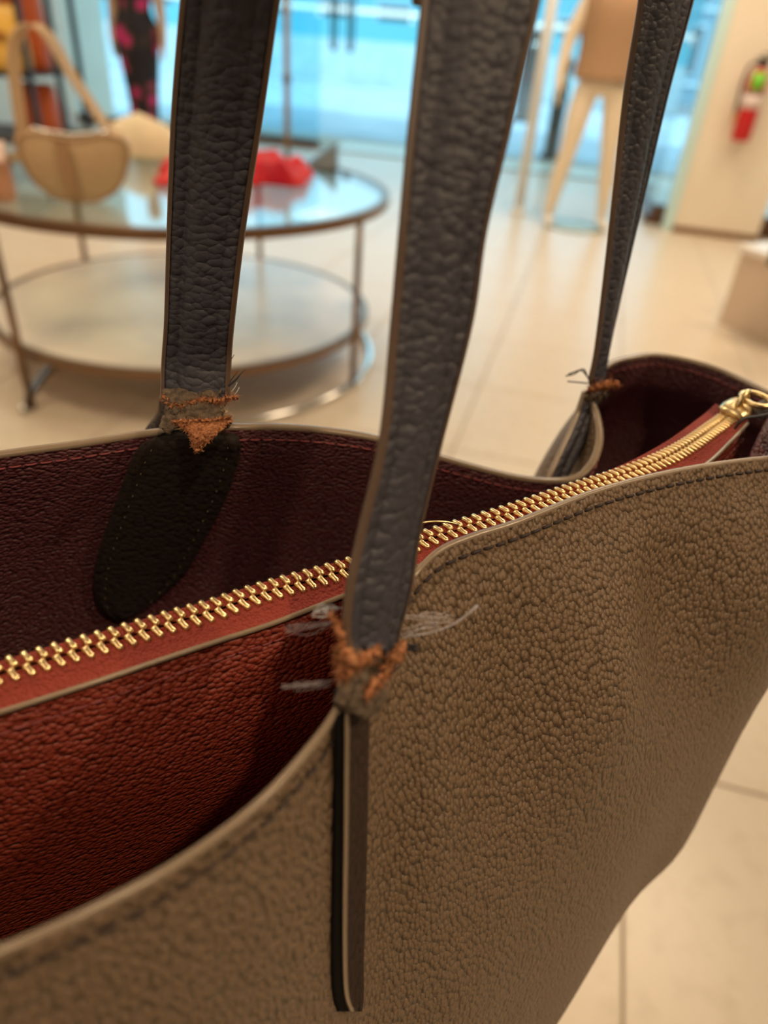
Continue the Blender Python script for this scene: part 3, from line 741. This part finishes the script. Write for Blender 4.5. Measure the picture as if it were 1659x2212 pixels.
# ==================================================================== the shop behind
M['rim'] = mat('bronze_rim', srgb(128, 100, 76), .32, .85)
M['chrome'] = mat('polished_steel', srgb(214, 210, 202), .12, 1.0)
M['tglass'] = glass('table_glass', (.86, .95, .95, 1))
M['marble'] = mottled('grey_veined_marble', srgb(236, 216, 198), srgb(186, 178, 174), 2.6, .22, 7, .45, .78)
TC = np.array([-.83, 2.72, 0]); TZ = .62; SZ_ = .19
tb = empty('display_table', TC, 'round two tier glass display table with bronze rim and marble shelf', 'table')
def ring_mesh(c, r, w, h, n=72):
    prof = [(-w/2, -h/2), (w/2, -h/2), (w/2, h/2), (-w/2, h/2)]
    b = MB(); V = []; Fc = []
    for k in range(n):
        a = 2*math.pi*k/n
        for (dr, dz) in prof: V.append((c[0]+(r+dr)*math.cos(a), c[1]+(r+dr)*math.sin(a), c[2]+dz))
    for k in range(n):
        j = (k+1) % n
        for q in range(4): Fc.append((k*4+q, k*4+(q+1) % 4, j*4+(q+1) % 4, j*4+q))
    return b.add(V, Fc)
bevel(ring_mesh(TC+zv*(TZ-.012), .745, .03, .032).build('top_rim', M['rim'], tb, False), .004)
MB().lathe([(.0, -.012), (.730, -.012), (.730, 0), (.0, 0)], TC+zv*(TZ+.001), 64).build('glass_top', M['tglass'], tb, False)
bevel(ring_mesh(TC+zv*(SZ_-.012), .690, .03, .03).build('shelf_rim', M['rim'], tb, False), .004)
MB().lathe([(.0, -.02), (.676, -.02), (.676, 0), (.0, 0)], TC+zv*(SZ_+.001), 64).build('marble_shelf', M['marble'], tb, False)
ang = [math.atan2(2.05-2.72, -1.203+.83), math.atan2(2.47-2.72, -.211+.83)]
ang += [ang[0]-1.72, ang[1]+1.75]
for a in ang:
    p = TC+np.array([math.cos(a), math.sin(a), 0])*.728
    MB().tube([p+zv*0.0, p+zv*(TZ-.012)], .012, 12).build('leg', M['rim'], tb)
arcpts = lambda a0, a1: [TC+np.array([math.cos(a), math.sin(a), 0])*.725+zv*.012 for a in np.linspace(a0, a1, 26)]
MB().tube(cr([PH(50, 888, .014), PH(62, 850, .014), PH(84, 813, .014), PH(112, 784, .014), PH(160, 760, .014), PH(230, 745, .014)], 5), .0135, 10).build('base_arc', M['chrome'], tb)
for (p0, p1) in ((ang[1]-.9, ang[1]+1.75),):
    MB().tube(arcpts(p0, p1), .0135, 10).build('base_arc', M['chrome'], tb)

# ---- things on the table
M['tan_bag'] = leather('tan_smooth_leather', srgb(212, 176, 134), cell=6e-3, rough=.5, depth=.0002)
M['tan_edge'] = mat('tan_piping', srgb(176, 136, 96), .5)
M['brass2'] = M['brass']
c0 = PH(178, 432, TZ+.002)
hX = nrm([.93, .37, 0]); hY = nrm([-.37, .93, 0])
hb = empty('shoulder_bag', c0, 'tan half moon shoulder bag with tall looped strap standing on the glass table', 'handbag')
def hp(x, y, z): return c0+hX*x+hY*y+zv*z
out = [(-.150, .168), (-.152, .13), (-.135, .075), (-.10, .03), (-.05, .006), (0, 0), (.05, .006), (.10, .03), (.135, .075), (.152, .13), (.150, .168), (.10, .186), (.05, .176), (0, .170), (-.05, .176), (-.10, .186)]
oc = cr([(x, z) for x, z in out], 3, closed=True)
V = []; Fc = []; n = len(oc); ctr = np.array([0, .09])
lay = [(.80, -.052), (.94, -.046), (1.0, -.030), (1.0, .030), (.94, .046), (.80, .052)]
for (s, d) in lay:
    for q in oc: w_ = ctr+(q-ctr)*s; V.append(hp(w_[0], d, w_[1]))
for i in range(len(lay)-1):
    for k in range(n): Fc.append((i*n+k, i*n+(k+1) % n, (i+1)*n+(k+1) % n, (i+1)*n+k))
Fc += [tuple(range(n-1, -1, -1)), tuple((len(lay)-1)*n+k for k in range(n))]
mk('body', V, Fc, M['tan_bag'], hb)
MB().tube([hp(*(lambda w: (w[0], -.047, w[1]))(ctr+(q-ctr)*.95)) for q in oc], .005, 6, closed=True).build('piping', M['tan_edge'], hb)
def band(pts, w, d, name, m, parent, side):
    pts = cr(pts, 6); b = MB(); T = nrm_rows(np.gradient(pts, axis=0)); V = []; Fc = []
    for p, t in zip(pts, T):
        s = nrm(side); nn = nrm(np.cross(t, s)); s2 = nrm(np.cross(nn, t))
        for (a, e) in ((-1, -1), (1, -1), (1, 1), (-1, 1)): V.append(p+s2*a*w/2+nn*e*d/2)
    for i in range(len(pts)-1):
        for q in range(4): Fc.append((i*4+q, i*4+(q+1) % 4, (i+1)*4+(q+1) % 4, (i+1)*4+q))
    Fc += [(3, 2, 1, 0), tuple(len(pts)*4-4+q for q in range(4))]
    b.add(V, Fc); return b.build(name, m, parent, False)
band([hp(-.13, -.01, .15), hp(-.125, -.02, .26), hp(-.115, -.02, .36), hp(-.09, -.015, .415), hp(-.055, -.005, .43), hp(-.02, .005, .41), hp(.015, .01, .34), hp(.06, .01, .26), (hp(.115, .0, .17))], .042, .006, 'strap', M['tan_bag'], hb, hY+hX*.8)
band([hp(-.03, -.055, .165), hp(-.028, -.062, .10), hp(-.02, -.062, .03), hp(-.01, -.045, .006)], .034, .004, 'front_band', M['tan_edge'], hb, hX)
MB().tube([hp(-.10, -.02, .19), hp(-.05, -.02, .181), hp(0, -.02, .176), hp(.05, -.02, .181), hp(.10, -.02, .19)], .006, 6).build('zip', M['chrome'], hb)
for sx in (-1, 1):
    MB().tube([hp(.128*sx+.012*math.cos(a), -.01, .175+.014*math.sin(a)) for a in np.linspace(0, 6.28, 14)[:-1]], .003, 6, closed=True).build('strap_ring', M['brass'], hb)

def heap(name, c, rx, ry, h, m, label, cat, rot=0, seed=1, rough=.25, fs=6, shape=None, parent=None, n=30, k=14, group=None):
    """soft closed heap resting at c"""
    V = []; Fc = []
    ca, sa = math.cos(rot), math.sin(rot)
    for i in range(k):
        f = i/(k-1); rad = math.cos(f*math.pi/2)**.7 if i < k-1 else 0.0
        for j in range(n):
            a = 2*math.pi*j/n
            e = 1+rough*vnoise((math.cos(a)*1.3, math.sin(a)*1.3, seed), 1.6)
            x, y = rx*rad*e*math.cos(a), ry*rad*e*math.sin(a)
            z = h*(f**.8)*(1+.5*rough*vnoise((x*fs, y*fs, seed+5.), 1.0)) if shape is None else h*shape(x/rx, y/ry, f)
            z += h*rough*.8*vnoise((x*fs*1.7, y*fs*1.7, seed+9.), 1.0)*math.sin(f*math.pi)
            V.append((c[0]+ca*x-sa*y, c[1]+sa*x+ca*y, c[2]+max(z, .001)))
    for i in range(k-1):
        for j in range(n): Fc.append((i*n+j, i*n+(j+1) % n, (i+1)*n+(j+1) % n, (i+1)*n+j))
    Fc += [tuple(range(n-1, -1, -1)), tuple((k-1)*n+j for j in range(n))]
    o = mk(name, V, Fc, m, None, True, origin=c)
    tag(o, label, cat, group); return o
M['red_silk'] = mottled('red_silk', srgb(226, 40, 36), srgb(196, 18, 44), 9, .5, 3, .4, .62, spec=.3)
heap('scarf', (-.62, 2.86, TZ+.003), .29, .21, .10, M['red_silk'], 'crumpled red scarf lying on the glass table top', 'scarf', rot=.3, seed=3.1, rough=.8, fs=9, n=48, k=18)
M['cream'] = mottled('cream_canvas', srgb(240, 222, 186), srgb(228, 205, 166), 8, .7, 4)
heap('clutch_bag', (-1.10, 3.17, TZ+.003), .21, .12, .155, M['cream'], 'slouchy cream fabric pouch behind the tan half moon bag', 'pouch', rot=.35, seed=1.3, rough=.25, fs=5, shape=lambda x, y, f: f**.75*(1-.35*abs(x)))
M['blush'] = leather('blush_leather', srgb(222, 160, 124), cell=6e-3, rough=.5, depth=.0002)
pb_ = PH(-14, 432, TZ+.003)
def soft_bag(name, c, w, d, h, m, label, cat, X, flap_m=None, handle=None, group=None, clasp=None, flap=.45):
    r = empty(name, c, label, cat, group); X = nrm(X); Y = np.cross(zv, X)
    q = lambda x, y, z: np.asarray(c)+X*x+Y*y+zv*z
    rings = []
    for f, sx, sy in [(0, .90, .86), (.03, .97, .95), (.2, 1.0, 1.0), (.6, .97, .9), (.88, .93, .62), (.97, .88, .42), (1.0, .84, .3)]:
        rings.append((f, sx, sy))
    V = []; Fc = []; n = 28
    for f, sx, sy in rings:
        for k in range(n):
            a = 2*math.pi*k/n; ex = 2/5.0
            V.append(q(w/2*sx*math.copysign(abs(math.cos(a))**ex, math.cos(a)), d/2*sy*math.copysign(abs(math.sin(a))**ex, math.sin(a)), h*f))
    for i in range(len(rings)-1):
        for k in range(n): Fc.append((i*n+k, i*n+(k+1) % n, (i+1)*n+(k+1) % n, (i+1)*n+k))
    Fc += [tuple(range(n-1, -1, -1)), tuple((len(rings)-1)*n+k for k in range(n))]
    mk('body', V, Fc, m, r)
    if flap_m:
        g = np.array([[q(x*w*.47, yy, zz) for x in np.linspace(-1, 1, 12)] for (yy, zz) in cr([(d*.16, h*1.0), (0, h*1.035), (-d*.2, h*1.01), (-d*.40, h*.86), (-d*.515, h*(1-flap*.8)), (-d*.53, h*(1-flap))], 3)])
        o = mk('flap', g.reshape(-1, 3), grid_faces(*g.shape[:2]), flap_m, r); s = o.modifiers.new('s', 'SOLIDIFY'); s.thickness = .005
    if clasp:
        MB().box((-.03, -d*.53-.012, h*(1-flap)-.015), (.03, -d*.53+.003, h*(1-flap)+.03), np.stack([X, Y, zv]).T, c).build('clasp', clasp, r, False)
    if handle:
        pts = cr([q(-w*.28, 0, h*.95), q(-w*.27, 0, h*1.0+handle*.6), q(-w*.12, 0, h+handle*.97), q(w*.12, 0, h+handle*.97), q(w*.27, 0, h+handle*.6), q(w*.28, 0, h*.95)], 5)
        MB().tube(pts, .009, 8).build('handle', m, r)
    return r
soft_bag('shoulder_bag', pb_+hX*-.02, .17, .10, .145, M['blush'], 'blush leather bag with pale flap at the table edge beside the tan bag', 'handbag', hX, flap_m=mat('pale_pink_flap', srgb(246, 214, 196), .5), flap=.25)
M['slate'] = mat('slate_acrylic', srgb(86, 98, 104), .35)
wp = np.array([-.36, 3.25, TZ+.002])
o = mk('display_riser', [wp+np.array(v) for v in [(-.07, -.02, 0), (.05, -.05, 0), (.05, .06, 0), (-.07, .06, 0), (-.068, .01, .012), (.046, -.005, .085), (.046, .04, .098), (-.068, .045, .02)]],
       [(3, 2, 1, 0), (4, 5, 6, 7), (0, 1, 5, 4), (1, 2, 6, 5), (2, 3, 7, 6), (3, 0, 4, 7)], M['slate'], None, False, origin=wp)
tag(bevel(o, .004), 'small slate grey wedge riser beside the red scarf on the glass table', 'display stand')
# slim pole that stands behind the scarf
pp = PY(621, 345, 3.30); pp[2] = TZ+.002
pr = empty('display_pole', pp, 'slim brushed metal pole with joint standing behind the red scarf', 'display stand')
MB().lathe([(.05, 0), (.05, .006), (.014, .010)], pp, 20).build('foot', M['steel'], pr)
M['polem'] = mat('satin_bronze', srgb(176, 156, 136), .5)
MB().tube([pp+zv*.008, pp+zv*.95], .0125, 12).build('shaft', M['polem'], pr)
MB().lathe([(.011, .285), (.017, .292), (.017, .312), (.011, .32)], pp, 16).build('joint', M['rim'], pr)

# ---- dark rack with bags on the left
rk = empty('display_rack', (-3.05, 5.9, 0), 'tall black metal shop rack with open shelves holding terracotta bags', 'rack')
for (x, y) in ((-3.5, 5.5), (-2.62, 5.5), (-3.5, 6.3), (-2.60, 6.3), (-2.58, 5.86)):
    MB().box((x-.018, y-.018, 0), (x+.018, y+.018, 1.9)).build('post', M['black'], rk, False)
M['walnut'] = mat('dark_shelf', srgb(70, 44, 30), .5)
for z in (.28, .69, 1.45):
    MB().box((-3.5, 5.5, z), (-2.62, 6.3, z+.022)).build('shelf', M['walnut'], rk, False)
    MB().box((-3.5, 5.485, z-.004), (-2.60, 5.50, z+.03)).build('rail', M['black'], rk, False)
M['terra'] = leather('terracotta_leather', srgb(204, 98, 52), cell=8e-3, rough=.45, depth=.0002)
M['yellow'] = leather('mustard_leather', srgb(238, 186, 84), cell=8e-3, rough=.45, depth=.0002)
soft_bag('tote', (-2.80, 5.92, .713), .30, .16, .52, M['terra'], 'tall terracotta leather tote on the middle shelf of the black rack', 'handbag', (1, .1, 0), handle=.1)
soft_bag('tote', (-2.80, 5.92, .303), .30, .18, .33, M['terra'], 'short terracotta leather bag on the bottom shelf of the black rack', 'handbag', (1, .1, 0))
soft_bag('satchel', (-2.82, 5.66, .713), .30, .12, .36, M['yellow'], 'mustard yellow satchel with dark clasp on the middle rack shelf', 'handbag', (1, .1, 0), flap_m=M['yellow'], clasp=mat('amber_clasp', srgb(150, 90, 30), .4))
soft_bag('tote', (-3.22, 5.9, .713), .36, .18, .46, mat('brown_leather', srgb(140, 80, 46), .5), 'chestnut brown bag beside the mustard satchel on the rack', 'handbag', (1, .1, 0), handle=.1)

# ---- mannequins
def mannequin(name, base, label, mbody, hips=.10, feet=(-.2, .19), arms=(-.30, .30), armbend=.02, yaw=0.0):
    r = empty(name, base, label, 'mannequin')
    pts = {}; rad = {}; E_ = []
    def J(k, x, y, z, q, link=None):
        pts[k] = (x, y, z); rad[k] = q
        if link: E_.append((link, k))
    J('pel', 0, 0, .96, .115); J('wst', 0, .01, 1.10, .10, 'pel'); J('chs', 0, .0, 1.30, .125, 'wst'); J('shb', 0, .01, 1.42, .10, 'chs')
    J('nck', 0, .0, 1.52, .045, 'shb'); J('jaw', 0, -.015, 1.60, .06, 'nck'); J('hd', 0, -.005, 1.70, .082, 'jaw'); J('crn', 0, 0, 1.78, .045, 'hd')
    for s, f, ar in ((-1, feet[0], arms[0]), (1, feet[1], arms[1])):
        t = str(s)
        J('hip'+t, s*hips, 0, .89, .085, 'pel'); J('th'+t, s*hips*.5+f*.38, -.005, .70, .073, 'hip'+t); J('kn'+t, s*hips*.25+f*.62, -.01, .48, .052, 'th'+t); J('cf'+t, f*.88, .012, .33, .052, 'kn'+t)
        J('ank'+t, f, .01, .085, .031, 'cf'+t); J('hl'+t, f, .015, .035, .032, 'ank'+t); J('ft'+t, f*1.04, -.09, .026, .030, 'hl'+t); J('toe'+t, f*1.08, -.165, .018, .020, 'ft'+t)
        J('sh'+t, s*.165, .01, 1.42, .062, 'shb'); J('el'+t, ar*.92, .02, 1.14, .040, 'sh'+t); J('wr'+t, ar, -.02, .93, .027, 'el'+t); J('pm'+t, ar*1.0, -.03, .87, .034, 'wr'+t)
        for q, (dy, L) in enumerate(((-.034, .075), (-.012, .09), (.010, .085), (.030, .068))):
            J('f%d%s' % (q, t), ar*1.0, -.03+dy*.8, .845, .010, 'pm'+t); J('g%d%s' % (q, t), ar*1.0-.006*s, -.03+dy*1.1, .845-L*.55, .0085, 'f%d%s' % (q, t)); J('h%d%s' % (q, t), ar*1.0-.018*s, -.032+dy*1.1, .845-L, .006, 'g%d%s' % (q, t))
        J('tb'+t, ar*1.0-.014*s, -.062, .88, .011, 'pm'+t); J('tc'+t, ar*1.0-.022*s, -.080, .845, .008, 'tb'+t)
    keys = list(pts); idx = {k: i for i, k in enumerate(keys)}
    cy, sy = math.cos(yaw), math.sin(yaw)
    me = bpy.data.meshes.new('body')
    me.from_pydata([(cy*pts[k][0]-sy*pts[k][1], sy*pts[k][0]+cy*pts[k][1], pts[k][2]) for k in keys], [(idx[a_], idx[b_]) for a_, b_ in E_], [])
    me.materials.append(mbody)
    o = bpy.data.objects.new('body', me); COL.objects.link(o); o.parent = r; ORG[o.name] = np.array(base, float)
    sk = o.modifiers.new('skin', 'SKIN'); sk.use_smooth_shade = True
    for k in keys:
        v = me.skin_vertices[0].data[idx[k]]; mq_ = 1.22 if k[:2] in ('th', 'kn', 'cf', 'an', 'el', 'wr') else 1.0; v.radius = (rad[k]*mq_, rad[k]*mq_*(1.0 if k[:2] not in ('ch', 'pe', 'ws') else .8))
    me.skin_vertices[0].data[idx['pel']].use_root = True
    ss = o.modifiers.new('sub', 'SUBSURF'); ss.levels = 2; ss.render_levels = 2
    return r
def garment(root, rings, name, m, yaw=0.0, base=None, n=36, folds=.0, seed=0):
    c = base; ax = np.array([math.cos(yaw), math.sin(yaw), 0]); ay = np.array([-math.sin(yaw), math.cos(yaw), 0])
    R_ = cr(np.array(rings), 4); V = []; Fc = []
    for i, (z, rx, ry) in enumerate(R_):
        for k in range(n):
            a = 2*math.pi*k/n; e = 1+folds*math.sin(a*9+seed+z*2)
            V.append(np.asarray(c)+ax*rx*e*math.cos(a)+ay*ry*e*math.sin(a)+zv*z)
    for i in range(len(R_)-1):
        for k in range(n): Fc.append((i*n+k, i*n+(k+1) % n, (i+1)*n+(k+1) % n, (i+1)*n+k))
    o = mk(name, V, Fc, m, root); s = o.modifiers.new('s', 'SOLIDIFY'); s.thickness = .004; return o
M['mann'] = mat('mannequin_cream', srgb(240, 222, 196), .42)
M['sweater'] = fabric('camel_knit', srgb(180, 144, 112), 160, .9, .002)
mb = (1.24, 5.66, .012)
mq = mannequin('mannequin', mb, 'cream mannequin with bare legs in a camel sweater on a glass disc', M['mann'])
garment(mq, [(.925, .205, .150), (.96, .208, .152), (1.10, .20, .15), (1.30, .215, .16), (1.40, .21, .14), (1.47, .13, .10), (1.50, .075, .075)], 'sweater', M['sweater'], base=mb, folds=.012)
M['dglass'] = mat('green_base_glass', srgb(158, 172, 160), .25, spec=.3)
dq = MB().lathe([(0, 0), (.215, 0), (.22, .004), (.22, .008), (.215, .011), (0, .011)], (1.24, 5.66, .0005), 48).build('mannequin_base', M['dglass'], mq)
# floral one by the window
fm = mat('floral_print', srgb(40, 30, 36), .8); nt, b_, N, L = nodes(fm)
v_ = coords(fm); vo = N('ShaderNodeTexVoronoi'); vo.inputs['Scale'].default_value = 7.0; L(v_, vo.inputs['Vector'])
nz2 = N('ShaderNodeTexNoise'); nz2.inputs['Scale'].default_value = 22; L(v_, nz2.inputs['Vector'])
sb = N('ShaderNodeMath'); sb.operation = 'MULTIPLY_ADD'; sb.inputs[1].default_value = .35; L(nz2.outputs['Fac'], sb.inputs[0]); L(vo.outputs['Distance'], sb.inputs[2])
ra = N('ShaderNodeValToRGB'); el = ra.color_ramp.elements; el[0].position = .40; el[0].color = srgb(206, 44, 120); el[1].position = .68; el[1].color = srgb(34, 28, 36)
e3 = el.new(.54); e3.color = srgb(150, 40, 84); e4 = el.new(.60); e4.color = srgb(84, 66, 44)
L(sb.outputs[0], ra.inputs['Fac']); L(ra.outputs['Color'], b_.inputs['Base Color'])
fb = (-2.43, 7.2, .012)
fq = mannequin('mannequin', fb, 'mannequin in a long dark dress printed with magenta flowers by the window', mat('mannequin_beige', srgb(206, 170, 140), .5), feet=(-.06, .06), arms=(-.20, .23))
garment(fq, [(.06, .115, .11), (.40, .125, .12), (.75, .165, .14), (.98, .19, .15), (1.12, .135, .12), (1.32, .175, .14), (1.44, .15, .10), (1.48, .08, .08)], 'dress', fm, base=fb, folds=.02)
MB().lathe([(0, 0), (.17, 0), (.17, .010), (0, .011)], (fb[0], fb[1], .0005), 40).build('mannequin_base', M['dglass'], fq)

# ---- white post
po = empty('display_post', (.865, 6.02, 0), 'tall white display post standing beside the bare legged mannequin', 'post')
MB().tube([(.865, 6.02, .012), (.865, 6.02, 2.3)], .040, 16).build('shaft', mat('white_satin', srgb(244, 242, 238), .45), po)
MB().lathe([(0, 0), (.075, 0), (.075, .010), (.044, .022), (.044, .05)], (.865, 6.02, 0), 24).build('foot', bpy.data.materials['white_satin'], po)

# ---- pillar, extinguisher, counter
PO = np.array([2.015, 5.777, 0])
structure(MB().box((0, 0, 0), (.60, .55, 3.0), XR, PO).build('wall_pillar', M['pillar'], None, False))
structure(MB().box((-.008, -.012, 0), (.608, -.0005, .045), XR, PO).build('baseboard_pillar', mat('brown_skirting', srgb(128, 94, 60), .5), None, False))
structure(MB().box((-.075, .02, 0), (-.001, .16, 3.0), XR, PO).build('daylight_strip_1', mat('daylit_side_paint', srgb(206, 236, 236), .4), None, False))  # added strip: daylight on the pillar's left side, painted as blue-white
ex = PO+wv*.262-dv*.085; ex[2] = 0
er = empty('fire_extinguisher', ex+zv*.65, 'red fire extinguisher with green tag hung on the cream pillar', 'fire extinguisher')
M['exred'] = mat('extinguisher_red', srgb(206, 16, 22), .3)
MB().lathe([(0, .655), (.052, .65), (.062, .662), (.062, .99), (.056, 1.03), (.036, 1.065), (.020, 1.08), (.020, 1.10), (0, 1.10)], ex, 32).build('cylinder', M['exred'], er)
MB().lathe([(.0628, .845), (.0628, .925)], ex, 32).build('paper_label', mat('pale_label', srgb(226, 206, 200), .6), er)
o = MB().lathe([(.0632, .925), (.0632, .945)], ex, 32).build('band', mat('grey_band', srgb(130, 116, 104), .5), er)
g = MB(); ga = [ex+(-dv*math.cos(a)+wv*math.sin(a))*.0655 for a in np.linspace(-.75, .6, 9)]
g.add([p+zv*.955 for p in ga]+[p+zv*1.055 for p in ga], [(i, i+1, i+10, i+9) for i in range(8)])
o = g.build('green_tag', mat('green_tag', srgb(120, 206, 60), .5), er); s = o.modifiers.new('s', 'SOLIDIFY'); s.thickness = .002
MB().box((-.022, -.03, 1.09), (.03, .03, 1.125), XR, ex).build('valve', M['black'], er, False)
MB().box((-.05, -.012, 1.125), (.055, .012, 1.137), XR, ex).box((-.02, -.010, 1.150), (.075, .010, 1.160), XR, ex).build('lever', M['black'], er, False)
MB().tube(cr([ex+wv*-.02+zv*1.11, ex+wv*-.075+zv*1.09, ex+wv*-.088+zv*1.0, ex+wv*-.085+zv*.88, ex+wv*-.08+zv*.80], 5), .009, 8).build('hose', M['black'], er)
MB().tube([ex+wv*-.08+zv*.81, ex+wv*-.08+zv*.76], [.009, .014], 10).build('nozzle', mat('amber_nozzle', srgb(206, 150, 60), .5), er)
MB().box((-.03, .055, .98), (.03, .0855, 1.01), XR, ex).build('bracket', M['steel'], er, False)

CC = PH(1550, 697, 0); ce = nrm(PH(1659, 742, 0)-CC); cf = np.array([-ce[1], ce[0], 0])
XC = np.stack([ce, cf, zv]).T
ctz = PY(1598, 528, CC[1])[2]
ct = empty('display_plinth', CC+ce*.6+cf*.4, 'low white display plinth at the right holding a small black box', 'plinth')
M['white'] = mat('white_lacquer', srgb(240, 232, 222), .3)
bevel(MB().box((0, 0, 0), (1.3, .9, ctz-.03), XC, CC).build('body', mat('plinth_side', srgb(214, 192, 170), .5), ct, False), .003)
bevel(MB().box((-.02, -.02, ctz-.03), (1.32, .92, ctz), XC, CC).build('top', M['white'], ct, False), .004)
bp_ = PH(1662, 572, ctz)
bk = empty('gift_box', bp_, 'small black lidded box on the low white plinth', 'box')
MB().box((0, -.02, .0), (.2, .2, .05), XC, bp_+zv*.001).build('box_base', M['black'], bk, False)
MB().box((-.004, -.024, .05), (.204, .204, .075), XC, bp_+zv*.001).build('lid', M['black'], bk, False)
tp = np.array([2.62, 5.15, 0.0])
soft_bag('pouch', PH(1632, 502, 0)+np.array([.02, .0, .001]), .26, .14, .10, mat('teal_leather', srgb(84, 112, 116), .5), 'small teal leather bag on the floor beside the pillar', 'handbag', (1, -.2, 0), flap_m=mat('dark_teal_flap', srgb(46, 62, 62), .5), flap=.5)

# ---- street outside
M['conc'] = mottled('pale_concrete', srgb(168, 190, 196), srgb(150, 176, 184), 3, .8)
sw = empty('street_wall', (-2, 21.5, -.1), 'low teal street wall with pale base and white rail across the road', 'wall')
MB().box((-22, 21.4, -.1), (5.5, 21.9, .92)).build('base', M['conc'], sw, False)
MB().box((-22, 21.45, .92), (5.5, 21.85, 1.36)).build('band', M['teal'], sw, False)
for k in range(12):
    MB().box((-21+k*2.3-.04, 21.5, 1.36), (-21+k*2.3+.04, 21.58, 1.50)).build('rail_post', M['white'], sw, False)
MB().box((-22, 21.46, 1.48), (5.5, 21.62, 1.58)).build('rail', M['white'], sw, False)
def building(loc, w, d, h, cols, rows, wall_m, label, z0=.8, ww=.45, wh=1.2, rs=1.9):
    r = empty('building', loc, label, 'building')
    L0 = np.array(loc, float)
    MB().box(L0+np.array([-w/2, 0, 0]), L0+np.array([w/2, d, h])).build('walls', wall_m, r, False)
    gm = mat('window_glass_blue', srgb(70, 84, 92), .2); fmm = mat('window_frame_grey', srgb(170, 196, 206), .5)
    for j in range(rows):
        MB().box(L0+np.array([-w/2, -.06, z0+j*rs-.32]), L0+np.array([w/2, 0, z0+j*rs-.22])).build('ledge', fmm, r, False)
        for i in range(cols):
            x = -w/2+(i+.5)*w/cols; z = z0+j*rs
            f = MB().box(L0+np.array([x-ww/2-.06, -.05, z-.06]), L0+np.array([x+ww/2+.06, 0, z+wh+.06])).build('window', fmm, r, False)
            MB().box(L0+np.array([x-ww/2, -.07, z]), L0+np.array([x+ww/2, -.04, z+wh])).build('pane', gm, f, False)
    return r
bA = building((12.5, 26, -.1), 12, 6, 4.9, 11, 2, mat('blue_grey_render', srgb(104, 136, 150), .8), 'blue grey street building with rows of narrow windows beyond the pillar')
L0 = np.array([12.5, 26, -.1])
MB().box(L0+np.array([-3.6, -.12, 2.05]), L0+np.array([-1.8, -.05, 2.42])).build('sign_panel', mat('green_sign', srgb(150, 214, 110), .5), bA, False)
MB().box(L0+np.array([-3.4, -.12, 3.3]), L0+np.array([-2.0, -.05, 3.55])).build('sign_panel', mat('red_sign', srgb(190, 110, 110), .5), bA, False)
building((-6, 29, -.1), 24, 6, 3.6, 12, 1, mat('teal_render_light', srgb(96, 162, 178), .8), 'pale teal street building behind the low street wall', ww=1.1)
def bollard(c, h, r_, label):
    b = empty('bollard', c, label, 'bollard')
    MB().lathe([(0, 0), (r_*1.4, 0), (r_*1.4, .05), (r_, .08), (r_, h-.1), (r_*1.15, h-.09), (r_*1.15, h-.05), (r_, h-.04), (r_*.7, h), (0, h+.01)], c, 20).build('shaft', mat('dark_iron', srgb(70, 66, 62), .6), b)
    MB().lathe([(r_*1.02, h-.25), (r_*1.02, h-.18)], c, 20).build('band', M['steel'], b)
    return b
bollard(tuple(PH(1186, 345, -.019)), 1.05, .085, 'dark iron bollard outside between the white post and the cream mannequin')
bollard(tuple(PH(1128, 262, -.019)), 1.35, .16, 'thick dark iron bollard outside beyond the white post')
